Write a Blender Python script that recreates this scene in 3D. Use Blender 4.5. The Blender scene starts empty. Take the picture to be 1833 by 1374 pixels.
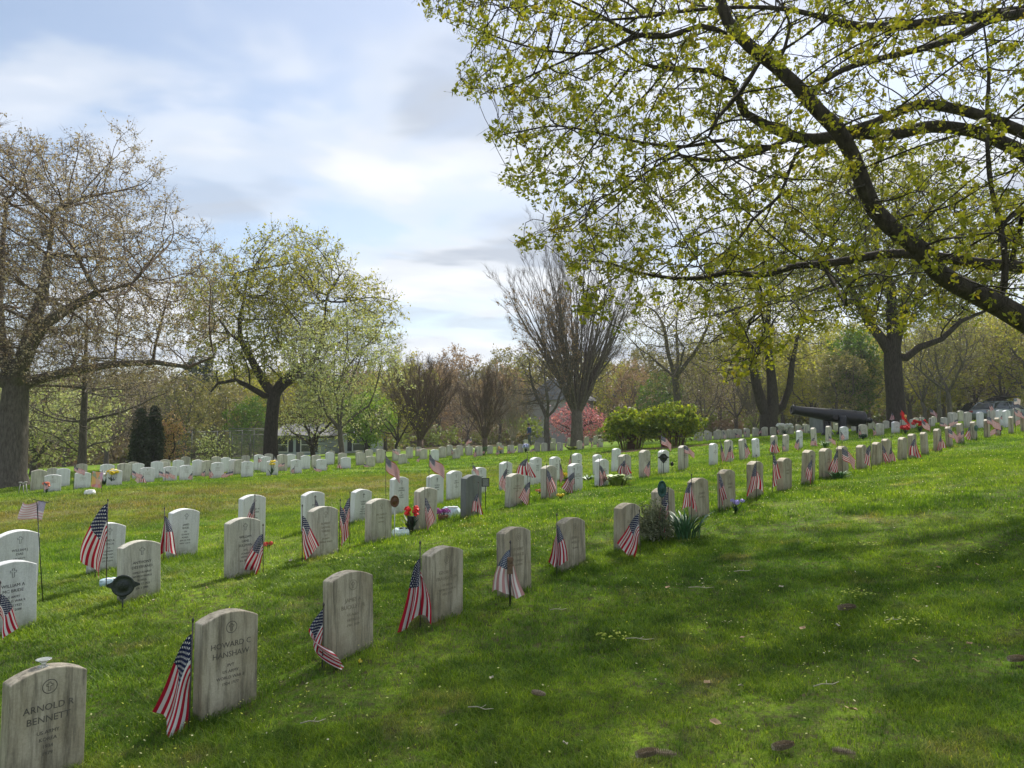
import bpy, bmesh, math, random
import numpy as np
from mathutils import Vector, Matrix
R = math.radians
sc = bpy.context.scene
COL = sc.collection

# ------------------------------------------------------------------ camera, sky, sun, exposure
F_PX, CX, CY, HOR = 1350.0, 916.5, 687.0, 770.0       # focal length and horizon in pixels of the 1833 px photo
CAM_H = 1.6
PITCH = math.atan((HOR - CY) / F_PX)
cam = bpy.data.cameras.new('camera')
cam.sensor_width = 36.0
cam.lens = 36.0 * F_PX / 1833.0
cam.clip_start, cam.clip_end = 0.05, 4000.0
cam_o = bpy.data.objects.new('camera', cam)
cam_o.location = (0, 0, CAM_H)
cam_o.rotation_euler = (math.pi / 2 + PITCH, 0, 0)
COL.objects.link(cam_o)
sc.camera = cam_o

SUN_EL, SUN_AZ = 52.0, 26.0        # degrees; azimuth measured from the view direction (+Y) to the right (+X)
world = bpy.data.worlds.new('World'); sc.world = world
world.use_nodes = True
wn, wl = world.node_tree.nodes, world.node_tree.links
bg = wn['Background']; bg.inputs[1].default_value = 0.1
sky = wn.new('ShaderNodeTexSky'); sky.sky_type = 'NISHITA'; sky.sun_disc = False
sky.sun_elevation = R(SUN_EL); sky.sun_rotation = R(SUN_AZ)
sky.air_density = 1.0; sky.dust_density = 1.2; sky.ozone_density = 2.0
tc = wn.new('ShaderNodeTexCoord')
def wmath(op, a, b=None, c=None):
    n = wn.new('ShaderNodeMath'); n.operation = op
    for i, v in enumerate((a, b, c)):
        if v is None: continue
        if isinstance(v, (int, float)): n.inputs[i].default_value = v
        else: wl.new(v, n.inputs[i])
    return n.outputs[0]
sepw = wn.new('ShaderNodeSeparateXYZ'); wl.new(tc.outputs['Generated'], sepw.inputs[0])
zz = wmath('MAXIMUM', wmath('ADD', sepw.outputs[2], 0.13), 0.02)          # flat cloud layer, seen in perspective
cmb = wn.new('ShaderNodeCombineXYZ')
wl.new(wmath('DIVIDE', sepw.outputs[0], zz), cmb.inputs[0]); wl.new(wmath('DIVIDE', sepw.outputs[1], zz), cmb.inputs[1])
def wnoise(vec, scale, detail, rough, dist, off):
    mp = wn.new('ShaderNodeMapping'); mp.inputs['Location'].default_value = off; mp.inputs['Rotation'].default_value = (0, 0, R(-35)); mp.inputs['Scale'].default_value = (1.0, 1.35, 1)
    wl.new(vec, mp.inputs[0])
    n = wn.new('ShaderNodeTexNoise'); n.inputs['Scale'].default_value = scale; n.inputs['Detail'].default_value = detail
    n.inputs['Roughness'].default_value = rough; n.inputs['Distortion'].default_value = dist
    wl.new(mp.outputs[0], n.inputs['Vector']); return n.outputs[0]
n1 = wnoise(cmb.outputs[0], 1.15, 4.5, 0.50, 0.45, (4.9, 1.4, 0))
n2 = wnoise(cmb.outputs[0], 1.05, 4.0, 0.5, 0.2, (1.1, 7.7, 0))
def wramp(v, stops):
    r = wn.new('ShaderNodeValToRGB'); wl.new(v, r.inputs[0])
    e = r.color_ramp.elements
    while len(e) < len(stops): e.new(0.5)
    for k, (p, c) in enumerate(stops): e[k].position = p; e[k].color = (*c, 1) if len(c) == 3 else c
    r.color_ramp.interpolation = 'EASE'
    return r.outputs[0]
# more cloud towards the sun (right), thinner on the left
dxc = wmath('SUBTRACT', sepw.outputs[0], 0.06)
cov = wmath('ADD', n1, wmath('MAXIMUM', wmath('SUBTRACT', 0.075, wmath('MULTIPLY', wmath('MULTIPLY', dxc, dxc), 0.9)), -0.05))
lowz = wmath('SUBTRACT', 1.0, wmath('MULTIPLY', sepw.outputs[2], 4.0))
cov = wmath('ADD', cov, wmath('MULTIPLY', wmath('MAXIMUM', lowz, 0.0), 0.18))
fac = wramp(cov, [(0.38, (0.14,) * 3), (0.50, (0.58,) * 3), (0.61, (0.97,) * 3)])
ccol = wramp(n2, [(0.38, (5.2, 5.35, 5.6)), (0.50, (4.4, 4.65, 5.0)), (0.58, (3.0, 3.3, 3.8))])
skc = wn.new('ShaderNodeMixRGB'); skc.blend_type = 'MULTIPLY'; skc.inputs[0].default_value = 1.0
wl.new(sky.outputs[0], skc.inputs[1]); skc.inputs[2].default_value = (0.92, 0.88, 0.82, 1)
mx = wn.new('ShaderNodeMixRGB'); wl.new(fac, mx.inputs[0]); wl.new(skc.outputs[0], mx.inputs[1]); wl.new(ccol, mx.inputs[2])
wl.new(mx.outputs[0], bg.inputs[0])

sun = bpy.data.lights.new('sun', 'SUN'); sun.energy = 3.4; sun.angle = R(2.0); sun.color = (1.0, 0.95, 0.86)
sun_o = bpy.data.objects.new('sun', sun); COL.objects.link(sun_o)
_d = Vector((math.sin(R(SUN_AZ)) * math.cos(R(SUN_EL)), math.cos(R(SUN_AZ)) * math.cos(R(SUN_EL)), math.sin(R(SUN_EL))))
sun_o.rotation_euler = _d.to_track_quat('Z', 'Y').to_euler(); sun_o.location = _d * 60
sc.view_settings.view_transform = 'Standard'; sc.view_settings.look = 'None'
sc.view_settings.exposure = 0.96; sc.view_settings.gamma = 1.0
sc.render.engine = 'CYCLES'
sc.cycles.max_bounces = 6; sc.cycles.transparent_max_bounces = 4; sc.cycles.diffuse_bounces = 3

# ------------------------------------------------------------------ helpers
def tag(o, label=None, cat=None, group=None, kind=None):
    if label: o['label'] = label
    if cat: o['category'] = cat
    if group: o['group'] = group
    if kind: o['kind'] = kind
    return o
def link(name, data, mat=None, parent=None, loc=None, rot=None, scale=None):
    o = bpy.data.objects.new(name, data); COL.objects.link(o)
    if mat is not None and data is not None:
        for m in (mat if isinstance(mat, (list, tuple)) else [mat]): data.materials.append(m)
    if parent: o.parent = parent
    if loc is not None: o.location = loc
    if rot is not None: o.rotation_euler = rot
    if scale is not None: o.scale = scale
    return o
def empty(name, loc, rotz=0.0): return link(name, None, loc=loc, rot=(0, 0, rotz))
def copy_tree(o, parent=None):
    c = o.copy(); COL.objects.link(c); c.parent = parent
    for ch in list(o.children): copy_tree(ch, c)
    return c
def np_mesh(name, V, F, smooth=False, mats=None, attr=None, uv=None):
    """V (n,3); F (m,k) all faces with k corners"""
    V = np.asarray(V, dtype=np.float32); F = np.asarray(F, dtype=np.int32)
    me = bpy.data.meshes.new(name)
    m, k = F.shape
    me.vertices.add(len(V)); me.vertices.foreach_set('co', V.ravel())
    me.loops.add(m * k); me.loops.foreach_set('vertex_index', F.ravel())
    me.polygons.add(m); me.polygons.foreach_set('loop_start', np.arange(0, m * k, k, dtype=np.int32))
    if smooth: me.polygons.foreach_set('use_smooth', np.ones(m, dtype=bool))
    if mats is not None: me.polygons.foreach_set('material_index', np.asarray(mats, dtype=np.int32))
    me.update(calc_edges=True)
    if attr is not None:
        a = me.attributes.new('rnd', 'FLOAT', 'POINT'); a.data.foreach_set('value', np.asarray(attr, dtype=np.float32))
    return me
class MB:
    """collects boxes, tubes, lathes ... and builds one mesh"""
    def __init__(s): s.v = []; s.f = []; s.sm = []
    def add(s, vs, fs, smooth=False, M=None):
        b = len(s.v)
        for p in vs:
            p = Vector(p)
            s.v.append(M @ p if M is not None else p)
        for f in fs: s.f.append([b + i for i in f]); s.sm.append(smooth)
    def box(s, c, d, M=None):
        x, y, z = (k / 2 for k in d)
        vs = [(c[0] + i * x, c[1] + j * y, c[2] + k * z) for k in (-1, 1) for j in (-1, 1) for i in (-1, 1)]
        s.add(vs, [(0, 2, 3, 1), (4, 5, 7, 6), (0, 1, 5, 4), (2, 6, 7, 3), (0, 4, 6, 2), (1, 3, 7, 5)], False, M)
    def tube(s, pts, rad, n=8, cap=True, M=None):
        pts = [Vector(p) for p in pts]
        if isinstance(rad, (int, float)): rad = [rad] * len(pts)
        vs, fs = [], []
        up = Vector((0.13, 0.21, 1)).normalized()
        for i, p in enumerate(pts):
            t = (pts[min(i + 1, len(pts) - 1)] - pts[max(i - 1, 0)]).normalized()
            a = t.cross(up)
            if a.length < 1e-3: a = t.cross(Vector((1, 0, 0)))
            a.normalize(); b = t.cross(a)
            for k in range(n):
                w = 2 * math.pi * k / n
                vs.append(p + (a * math.cos(w) + b * math.sin(w)) * rad[i])
        for i in range(len(pts) - 1):
            for k in range(n):
                fs.append((i * n + k, i * n + (k + 1) % n, (i + 1) * n + (k + 1) % n, (i + 1) * n + k))
        s.add(vs, fs, True, M)
        if cap:
            b = len(s.v) - len(vs)
            s.f.append([b + k for k in range(n)][::-1]); s.sm.append(False)
            s.f.append([b + (len(pts) - 1) * n + k for k in range(n)]); s.sm.append(False)
    def lathe(s, prof, n=16, M=None):
        vs = []; fs = []
        for r, z in prof:
            for k in range(n):
                w = 2 * math.pi * k / n
                vs.append((r * math.cos(w), r * math.sin(w), z))
        for i in range(len(prof) - 1):
            for k in range(n):
                fs.append((i * n + k, i * n + (k + 1) % n, (i + 1) * n + (k + 1) % n, (i + 1) * n + k))
        fs.append(tuple(range(n))[::-1]); fs.append(tuple((len(prof) - 1) * n + k for k in range(n)))
        s.add(vs, fs, True, M)
    def prism(s, pts2, z0, z1, M=None):
        """polygon in the XZ plane, extruded along Y from z0 to z1"""
        n = len(pts2)
        vs = [(x, z0, z) for x, z in pts2] + [(x, z1, z) for x, z in pts2]
        fs = [tuple(range(n)), tuple(range(2 * n - 1, n - 1, -1))] + [(i, i + n, (i + 1) % n + n, (i + 1) % n) for i in range(n)]
        s.add(vs, fs, False, M)
    def mesh(s, name, bevel=0.0, seg=2):
        me = bpy.data.meshes.new(name)
        me.from_pydata([tuple(v) for v in s.v], [], s.f)
        me.polygons.foreach_set('use_smooth', s.sm)
        bm = bmesh.new(); bm.from_mesh(me)
        bmesh.ops.recalc_face_normals(bm, faces=bm.faces)
        if bevel:
            es = [e for e in bm.edges if len(e.link_faces) == 2 and e.calc_face_angle(0) > 0.6]
            bmesh.ops.bevel(bm, geom=es, offset=bevel, segments=seg, profile=0.5, affect='EDGES')
        bm.to_mesh(me); bm.free(); me.update()
        return me
    def build(s, name, mat, parent=None, loc=None, rot=None, bevel=0.0, seg=2):
        return link(name, s.mesh(name, bevel, seg), mat, parent, loc, rot)

# vectorised value noise
_rg = np.random.RandomState(7); _tab = _rg.rand(256, 256)
def vnoise(x, y, s=1.0, o=0.0):
    x = np.asarray(x) * s + o + 1000; y = np.asarray(y) * s + o * 1.7 + 1000
    xi = np.floor(x).astype(int); yi = np.floor(y).astype(int); fx = x - xi; fy = y - yi
    fx = fx * fx * (3 - 2 * fx); fy = fy * fy * (3 - 2 * fy)
    g = lambda a, b: _tab[a & 255, b & 255]
    return (g(xi, yi) * (1 - fx) + g(xi + 1, yi) * fx) * (1 - fy) + (g(xi, yi + 1) * (1 - fx) + g(xi + 1, yi + 1) * fx) * fy

# ------------------------------------------------------------------ photo pixel + distance -> place in the world
sp_, cp_ = math.sin(PITCH), math.cos(PITCH)
def P(px, py, D):
    """point D metres in front of the camera (along +Y) seen at photo pixel (px, py)"""
    a, b = (px - CX) / F_PX, (CY - py) / F_PX
    y = cp_ - b * sp_; z = sp_ + b * cp_
    k = D / y
    return Vector((a * k, D, CAM_H + z * k))

# rows of headstones: (pixel x, pixel y of the top, pixel y of the ground, D, kind)
rowA = [(i, px, yt, yb) for i, px, yt, yb in [(0, 75, 1192, 1418), (1, 403, 1092, 1262), (2, 624, 1022, 1168), (3, 792, 977, 1103), (4, 921, 943, 1062), (5, 1023, 926, 1022), (6, 1122, 900, 984),
    (7, 1190, 872, 952), (8, 1252, 855, 925), (9, 1301, 840, 908), (10, 1352, 825, 887), (11, 1404, 819, 879), (12, 1446, 805, 865), (13, 1478, 802, 855), (14, 1509, 798, 846), (15, 1543, 796, 840),
    (16, 1569, 791, 833), (17, 1588, 785, 828), (18, 1615, 782, 825), (19, 1633, 776, 818), (20, 1656, 773, 812), (21, 1678, 767, 806), (22, 1700, 763, 800), (23, 1720, 757, 792), (24, 1744, 754, 788),
    (25, 1767, 750, 784), (26, 1787, 747, 780), (27, 1810, 745, 776), (28, 1832, 741, 772)]]
rowB = [(-1, 17, 1003, 1135), (0, 249, 967, 1070), (1, 434, 926, 1027), (2, 578, 906, 993), (3, 677, 892, 966), (4, 760, 872, 948), (5, 843, 849, 920), (6, 920, 847, 904), (7, 983, 833, 890), (8, 1030, 829, 880),
    (9, 1077, 821, 872), (10, 1119, 813, 857), (11, 1154, 805, 855), (12, 1188, 805, 848), (13, 1223, 797, 838), (15, 1277, 793, 831), (16, 1305, 787, 826), (17, 1331, 785, 821), (18, 1354, 784, 816),
    (19, 1386, 779, 812), (20, 1406, 777, 806), (21, 1431, 770, 803), (22, 1458, 765, 798), (23, 1483, 762, 793), (24, 1511, 763, 789), (25, 1545, 759, 785), (26, 1575, 757, 780), (27, 1603, 754, 777)]
rowC = [(-2, 28, 948, 1046), (-1, 187, 935, 1026), (0, 325, 910, 1003), (1, 450, 885, 970), (2, 560, 879, 953), (3, 644, 875, 938), (4, 714, 853, 920), (5, 778, 849, 905), (6, 813, 842, 893), (7, 858, 836, 884),
    (8, 905, 826, 878), (9, 945, 828, 868), (9.6, 959, 818, 864), (10.5, 992, 817, 864), (12, 1032, 811, 856), (13, 1070, 813, 850), (14, 1102, 802, 848)]
DA = lambda i: 3.7 * (1 + .18 * i)
DB = lambda i: 6.6 * (1 + .1157 * i)
DC = lambda i: 8.8 * (1 + .0935 * i)
DF = lambda px: 30900.0 / (1733.0 - px)                 # front row of the far block
rowF = [(94, 850, 877), (147, 849, 872), (204, 841, 868), (263, 836, 867), (304, 837, 858), (333, 832, 858), (389, 827, 855), (442, 825, 853), (487, 824, 851), (530, 822, 847), (575, 823, 844), (619, 820, 839),
    (663, 818, 836), (721, 813, 832), (778, 804, 826), (817, 803, 821), (857, 798, 815), (914, 796, 813), (974, 792, 809), (1002, 791, 808), (1037, 788, 804), (1075, 785, 800)]
rowR = [(1253, 781, 791), (1269, 773, 788), (1283, 775, 787), (1296, 771, 786), (1310, 774, 785), (1323, 771, 785), (1337, 770, 784), (1353, 768, 782), (1369, 767, 781), (1384, 767, 780), (1399, 764, 779),
    (1416, 766, 779), (1430, 763, 777), (1446, 761, 777)]     # right of the bushes, D = 42
ctrl = []
for rw, Df in ((rowA, DA), (rowB, DB), (rowC, DC)):
    for i, px, yt, yb in rw: ctrl.append(tuple(P(px, yb, Df(i))))
for px, yt, yb in rowF: ctrl.append(tuple(P(px, yb, DF(px))))
for px, yt, yb in rowR: ctrl.append(tuple(P(px, yb, 42.0)))
for px, py, D in [(1165, 803, 31), (1503, 777, 30), (1605, 762, 38), (1700, 762, 34), (1790, 752, 34), (20, 868, 28), (485, 827, 45), (985, 809, 44), (1033, 800, 48), (1375, 776, 50)]: ctrl.append(tuple(P(px, py, D)))
for px, z, D in [(100, -1.0, 50), (500, -.5, 62), (900, .2, 70), (1200, .9, 70), (1500, 1.7, 70), (1833, 2.3, 60), (-300, -1.6, 40), (-500, -1.2, 20), (2100, 2.6, 40), (2300, 2.2, 22)]:
    ctrl.append(((px - CX) / F_PX * D, D, z))
for x, y, z in [(0, 0, .02), (-3, 0, -.28), (3, 0, .30), (6, 3, .62), (7, 8, .95), (10, 12, 1.35), (-6, 3, -.4), (0, -8, -.1), (-10, -5, -1), (10, -5, .9), (2.5, 4, .26), (4, 6.5, .52), (6, 11, .95), (-25, 15, -1.2)]: ctrl.append((x, y, z))
ctrl = np.array(ctrl)
def _tps_k(a, b):
    d2 = ((a[:, None, :2] - b[None, :, :2]) ** 2).sum(-1)
    return np.where(d2 > 1e-9, d2 * np.log(np.maximum(d2, 1e-9)) * .5, 0)
_n = len(ctrl)
_w = 0.6 + 0.05 * np.hypot(ctrl[:, 0], ctrl[:, 1])
_A = np.zeros((_n + 3, _n + 3)); _A[:_n, :_n] = _tps_k(ctrl, ctrl) + np.diag(_w * 4.0)
_Pm = np.c_[np.ones(_n), ctrl[:, :2]]; _A[:_n, _n:] = _Pm; _A[_n:, :_n] = _Pm.T
_sol = np.linalg.solve(_A, np.r_[ctrl[:, 2], 0, 0, 0])
def _tps(x, y):
    q = np.c_[np.ravel(x), np.ravel(y)]; out = np.empty(len(q))
    for s in range(0, len(q), 20000):
        p = q[s:s + 20000]
        out[s:s + 20000] = _tps_k(p, ctrl) @ _sol[:_n] + _sol[_n] + p @ _sol[_n + 1:]
    return out.reshape(np.shape(x))
def _axis(n, near, far, k):
    u = np.linspace(-1, 1, n); return np.sign(u) * (np.sinh(np.abs(u) * k) / math.sinh(k)) * far
GX = _axis(321, 0, 420, 6.2); GY = 6 + _axis(321, 0, 420, 6.2)
_XX, _YY = np.meshgrid(GX, GY, indexing='ij')
def _ss(a, b, v): t = np.clip((v - a) / (b - a), 0, 1); return t * t * (3 - 2 * t)
_ccx = np.clip(_XX, -60, 60); _ccy = np.clip(_YY, -12, 85)
_Z = _tps(_ccx, _ccy)
_Z = np.clip(_Z, -4, 4)
# beyond the cemetery the land rises to a low wooded hill
_Z += _ss(85, 190, _YY) * 9.0 * (0.7 + 0.5 * vnoise(_XX, _YY, .012, 3))
_Z += (vnoise(_XX, _YY, 1.3, 5) - .5) * .035 * (np.hypot(_XX, _YY) < 60) + (vnoise(_XX, _YY, .35, 9) - .5) * .05
def terr(x, y):
    x = np.asarray(x, float); y = np.asarray(y, float)
    i = np.clip(np.searchsorted(GX, x) - 1, 0, len(GX) - 2); j = np.clip(np.searchsorted(GY, y) - 1, 0, len(GY) - 2)
    fx = np.clip((x - GX[i]) / (GX[i + 1] - GX[i]), 0, 1); fy = np.clip((y - GY[j]) / (GY[j + 1] - GY[j]), 0, 1)
    return (_Z[i, j] * (1 - fx) + _Z[i + 1, j] * fx) * (1 - fy) + (_Z[i, j + 1] * (1 - fx) + _Z[i + 1, j + 1] * fx) * fy
def G(px, D, dz=0.0):
    """point on the ground at distance D under pixel column px"""
    x = (px - CX) / F_PX * D
    for _ in range(3):
        z = float(terr(x, D)); x = (px - CX) / F_PX * (D * cp_ + (z - CAM_H) * sp_)
    return Vector((x, D, float(terr(x, D)) + dz))
def GP(px, py, D0=6.0):
    """point on the ground seen at a pixel (ray march)"""
    d = P(px, py, 1.0) - Vector((0, 0, CAM_H)); t = 1.0
    while t < 80:
        p = Vector((0, 0, CAM_H)) + d * t
        if p.z <= float(terr(p.x, p.y)): break
        t += .02
    return Vector((p.x, p.y, float(terr(p.x, p.y))))

# ------------------------------------------------------------------ materials
def new_mat(name):
    m = bpy.data.materials.new(name); m.use_nodes = True
    return m, m.node_tree.nodes, m.node_tree.links, m.node_tree.nodes['Principled BSDF']
def simple(name, col, rough=.6, metal=0.0, var=.12, scale=30.0, bump=0.0, coat=0.0, spec=.5):
    m, n, l, b = new_mat(name)
    b.inputs['Roughness'].default_value = rough; b.inputs['Metallic'].default_value = metal
    b.inputs['Specular IOR Level'].default_value = spec
    if coat: b.inputs['Coat Weight'].default_value = coat
    t = n.new('ShaderNodeTexCoord'); x = n.new('ShaderNodeTexNoise'); x.inputs['Scale'].default_value = scale; x.inputs['Detail'].default_value = 4
    l.new(t.outputs['Object'], x.inputs['Vector'])
    r = n.new('ShaderNodeValToRGB'); l.new(x.outputs[0], r.inputs[0])
    r.color_ramp.elements[0].position = .3; r.color_ramp.elements[1].position = .7
    r.color_ramp.elements[0].color = (*[c * (1 - var) for c in col], 1); r.color_ramp.elements[1].color = (*[min(1, c * (1 + var)) for c in col], 1)
    l.new(r.outputs[0], b.inputs['Base Color'])
    if bump:
        bp = n.new('ShaderNodeBump'); bp.inputs['Strength'].default_value = bump; bp.inputs['Distance'].default_value = .01
        l.new(x.outputs[0], bp.inputs['Height']); l.new(bp.outputs[0], b.inputs['Normal'])
    return m
def leaf_mat(name, cols, trans=.45, scale=.9):
    """cols: colour stops picked by the per-leaf random value"""
    m, n, l, b = new_mat(name)
    at = n.new('ShaderNodeAttribute'); at.attribute_name = 'rnd'
    r = n.new('ShaderNodeValToRGB'); l.new(at.outputs['Fac'], r.inputs[0]); e = r.color_ramp.elements
    while len(e) < len(cols): e.new(.5)
    for k, c in enumerate(cols): e[k].position = k / max(1, len(cols) - 1); e[k].color = (*c, 1)
    b.inputs['Roughness'].default_value = .55; b.inputs['Specular IOR Level'].default_value = .3
    l.new(r.outputs[0], b.inputs['Base Color'])
    tr = n.new('ShaderNodeBsdfTranslucent'); mxs = n.new('ShaderNodeMixShader'); mxs.inputs[0].default_value = trans
    mc = n.new('ShaderNodeMixRGB'); mc.blend_type = 'MULTIPLY'; mc.inputs[0].default_value = 1; mc.inputs[2].default_value = (1.5, 1.4, .8, 1)
    l.new(r.outputs[0], mc.inputs[1]); l.new(mc.outputs[0], tr.inputs[0])
    l.new(b.outputs[0], mxs.inputs[1]); l.new(tr.outputs[0], mxs.inputs[2]); l.new(mxs.outputs[0], n['Material Output'].inputs[0])
    return m
def bark_mat(name, c0, c1, scale=6.0):
    m, n, l, b = new_mat(name)
    t = n.new('ShaderNodeTexCoord'); mp = n.new('ShaderNodeMapping'); mp.inputs['Scale'].default_value = (scale, scale, scale * .25)
    l.new(t.outputs['Object'], mp.inputs[0])
    x = n.new('ShaderNodeTexNoise'); x.inputs['Scale'].default_value = 3; x.inputs['Detail'].default_value = 6; x.inputs['Roughness'].default_value = .7; l.new(mp.outputs[0], x.inputs['Vector'])
    r = n.new('ShaderNodeValToRGB'); l.new(x.outputs[0], r.inputs[0]); r.color_ramp.elements[0].position = .35; r.color_ramp.elements[1].position = .68
    r.color_ramp.elements[0].color = (*c0, 1); r.color_ramp.elements[1].color = (*c1, 1)
    l.new(r.outputs[0], b.inputs['Base Color']); b.inputs['Roughness'].default_value = .9; b.inputs['Specular IOR Level'].default_value = .2
    bp = n.new('ShaderNodeBump'); bp.inputs['Strength'].default_value = .9; bp.inputs['Distance'].default_value = .03; l.new(x.outputs[0], bp.inputs['Height']); l.new(bp.outputs[0], b.inputs['Normal'])
    return m

def grass_color(n, l, blade):
    """turf colour from world position: green with yellow-green, dry straw and thin brown areas"""
    ge = n.new('ShaderNodeNewGeometry'); pos = ge.outputs['Position']
    def noise(s, det=3, off=(0, 0, 0), ro=.5, sc3=(1, 1, 0)):
        mp = n.new('ShaderNodeMapping'); mp.inputs['Location'].default_value = off; mp.inputs['Scale'].default_value = sc3; l.new(pos, mp.inputs[0])
        x = n.new('ShaderNodeTexNoise'); x.inputs['Scale'].default_value = s; x.inputs['Detail'].default_value = det; x.inputs['Roughness'].default_value = ro
        l.new(mp.outputs[0], x.inputs['Vector']); return x.outputs[0]
    def ramp(v, st):
        r = n.new('ShaderNodeValToRGB'); l.new(v, r.inputs[0]); e = r.color_ramp.elements
        while len(e) < len(st): e.new(.5)
        for k, (p, c) in enumerate(st): e[k].position = p; e[k].color = (*c, 1)
        return r.outputs[0]
    def mix(f, a, b_, bt='MIX'):
        q = n.new('ShaderNodeMixRGB'); q.blend_type = bt
        for i, v in ((0, f), (1, a), (2, b_)):
            if isinstance(v, (int, float)): q.inputs[i].default_value = v
            elif isinstance(v, tuple): q.inputs[i].default_value = (*v, 1)
            else: l.new(v, q.inputs[i])
        return q.outputs[0]
    def mth(op, a, b_=None):
        q = n.new('ShaderNodeMath'); q.operation = op; q.use_clamp = op in ('SUBTRACT', 'MULTIPLY', 'ADD')
        for i, v in ((0, a), (1, b_)):
            if v is None: continue
            if isinstance(v, (int, float)): q.inputs[i].default_value = v
            else: l.new(v, q.inputs[i])
        return q.outputs[0]
    base = ramp(noise(.9, 5, (3, 1, 0), .6), [(.32, (.052, .118, .012)), (.48, (.098, .190, .016)), (.62, (.170, .268, .022))])
    base = mix(mth('MULTIPLY', ramp(noise(.22, 3, (9, 4, 0)), [(.40, (0,) * 3), (.62, (1,) * 3)]), .55), base, (.165, .245, .022))
    dry = ramp(noise(1.15, 6, (1, 8, 0), .68), [(.56, (0,) * 3), (.70, (1,) * 3)])
    base = mix(mth('MULTIPLY', dry, .7), base, (.30, .255, .11))
    base = mix(1.0, base, ramp(noise(4.2, 4, (6, 3, 0), .7), [(.36, (.62, .70, .75)), (.62, (1.28, 1.2, 1.1))]), 'MULTIPLY')
    # the thin brownish strip between the rows of stones and the far block (runs along the rows)
    sx = n.new('ShaderNodeSeparateXYZ'); l.new(pos, sx.inputs[0])
    u = n.new('ShaderNodeMath'); u.operation = 'MULTIPLY_ADD'; l.new(sx.outputs[0], u.inputs[0]); u.inputs[1].default_value = -.70
    v = n.new('ShaderNodeMath'); v.operation = 'MULTIPLY'; l.new(sx.outputs[1], v.inputs[0]); v.inputs[1].default_value = .71; l.new(v.outputs[0], u.inputs[2])
    w = n.new('ShaderNodeMath'); w.operation = 'MULTIPLY_ADD'; l.new(noise(.25, 3, (5, 5, 0)), w.inputs[0]); w.inputs[1].default_value = 5.0; l.new(u.outputs[0], w.inputs[2])
    q = n.new('ShaderNodeMapRange'); l.new(w.outputs[0], q.inputs[0]); q.inputs[1].default_value = 0; q.inputs[2].default_value = 50
    strip = ramp(q.outputs[0], [(14.5 / 50, (0,) * 3), (17.5 / 50, (1,) * 3), (20.5 / 50, (.9,) * 3), (23.0 / 50, (0,) * 3)])
    lx = n.new('ShaderNodeMapRange'); l.new(sx.outputs[0], lx.inputs[0]); lx.inputs[1].default_value = 4; lx.inputs[2].default_value = -4
    strip = mth('MULTIPLY', strip, lx.outputs[0])
    strip = mth('MULTIPLY', strip, ramp(noise(.9, 4, (2, 2, 0), .7), [(.36, (.2,) * 3), (.60, (.68,) * 3)]))
    base = mix(strip, base, (.215, .155, .062))
    return base, noise, ramp, mix, mth
m_ground, n, l, b = new_mat('turf')
base, noise, ramp, mix, mth = grass_color(n, l, False)
soil = mix(ramp(noise(14, 4, (0, 0, 0), .7), [(.40, (0,) * 3), (.66, (1,) * 3)]), base, (.085, .070, .038))
# near the viewer the sheet is the thatch between the blades; far away it stands for the blades too
cd = n.new('ShaderNodeNewGeometry'); sy = n.new('ShaderNodeSeparateXYZ'); l.new(cd.outputs['Position'], sy.inputs[0])
mr = n.new('ShaderNodeMapRange'); l.new(sy.outputs[1], mr.inputs[0]); mr.inputs[1].default_value = 14; mr.inputs[2].default_value = 40
gcol = mix(mr.outputs[0], soil, base)
litter = ramp(noise(.8, 5, (4, 4, 0), .65), [(.35, (.060, .050, .026)), (.55, (.10, .082, .040)), (.7, (.075, .095, .025))])
mr2 = n.new('ShaderNodeMapRange'); l.new(sy.outputs[1], mr2.inputs[0]); mr2.inputs[1].default_value = 60; mr2.inputs[2].default_value = 68
gcol = mix(mr2.outputs[0], gcol, litter)
gcol = mix(1.0, gcol, ramp(noise(60, 3, (0, 0, 0), .6), [(.3, (.62,) * 3), (.7, (1.2,) * 3)]), 'MULTIPLY')
l.new(gcol, b.inputs['Base Color']); b.inputs['Roughness'].default_value = 1.0; b.inputs['Specular IOR Level'].default_value = .1
bp = n.new('ShaderNodeBump'); bp.inputs['Strength'].default_value = .8; bp.inputs['Distance'].default_value = .03; l.new(noise(9, 6, (0, 0, 0), .75, (1, 1, 1)), bp.inputs['Height']); l.new(bp.outputs[0], b.inputs['Normal'])

m_grass, n, l, b = new_mat('grass_blades')
base, noise, ramp, mix, mth = grass_color(n, l, True)
at = n.new('ShaderNodeAttribute'); at.attribute_name = 'rnd'
gcol = mix(1.0, base, ramp(at.outputs['Fac'], [(.0, (.55, .62, .7)), (.55, (1.05, 1.08, 1.0)), (.9, (1.6, 1.45, 1.1)), (1., (2.6, 1.9, 2.6))]), 'MULTIPLY')
l.new(gcol, b.inputs['Base Color']); b.inputs['Roughness'].default_value = .5; b.inputs['Specular IOR Level'].default_value = .25
tr = n.new('ShaderNodeBsdfTranslucent'); mc = mix(1.0, gcol, (1.5, 1.5, .7), 'MULTIPLY'); l.new(mc, tr.inputs[0])
ms = n.new('ShaderNodeMixShader'); ms.inputs[0].default_value = .4; l.new(b.outputs[0], ms.inputs[1]); l.new(tr.outputs[0], ms.inputs[2]); l.new(ms.outputs[0], n['Material Output'].inputs[0])

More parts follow.
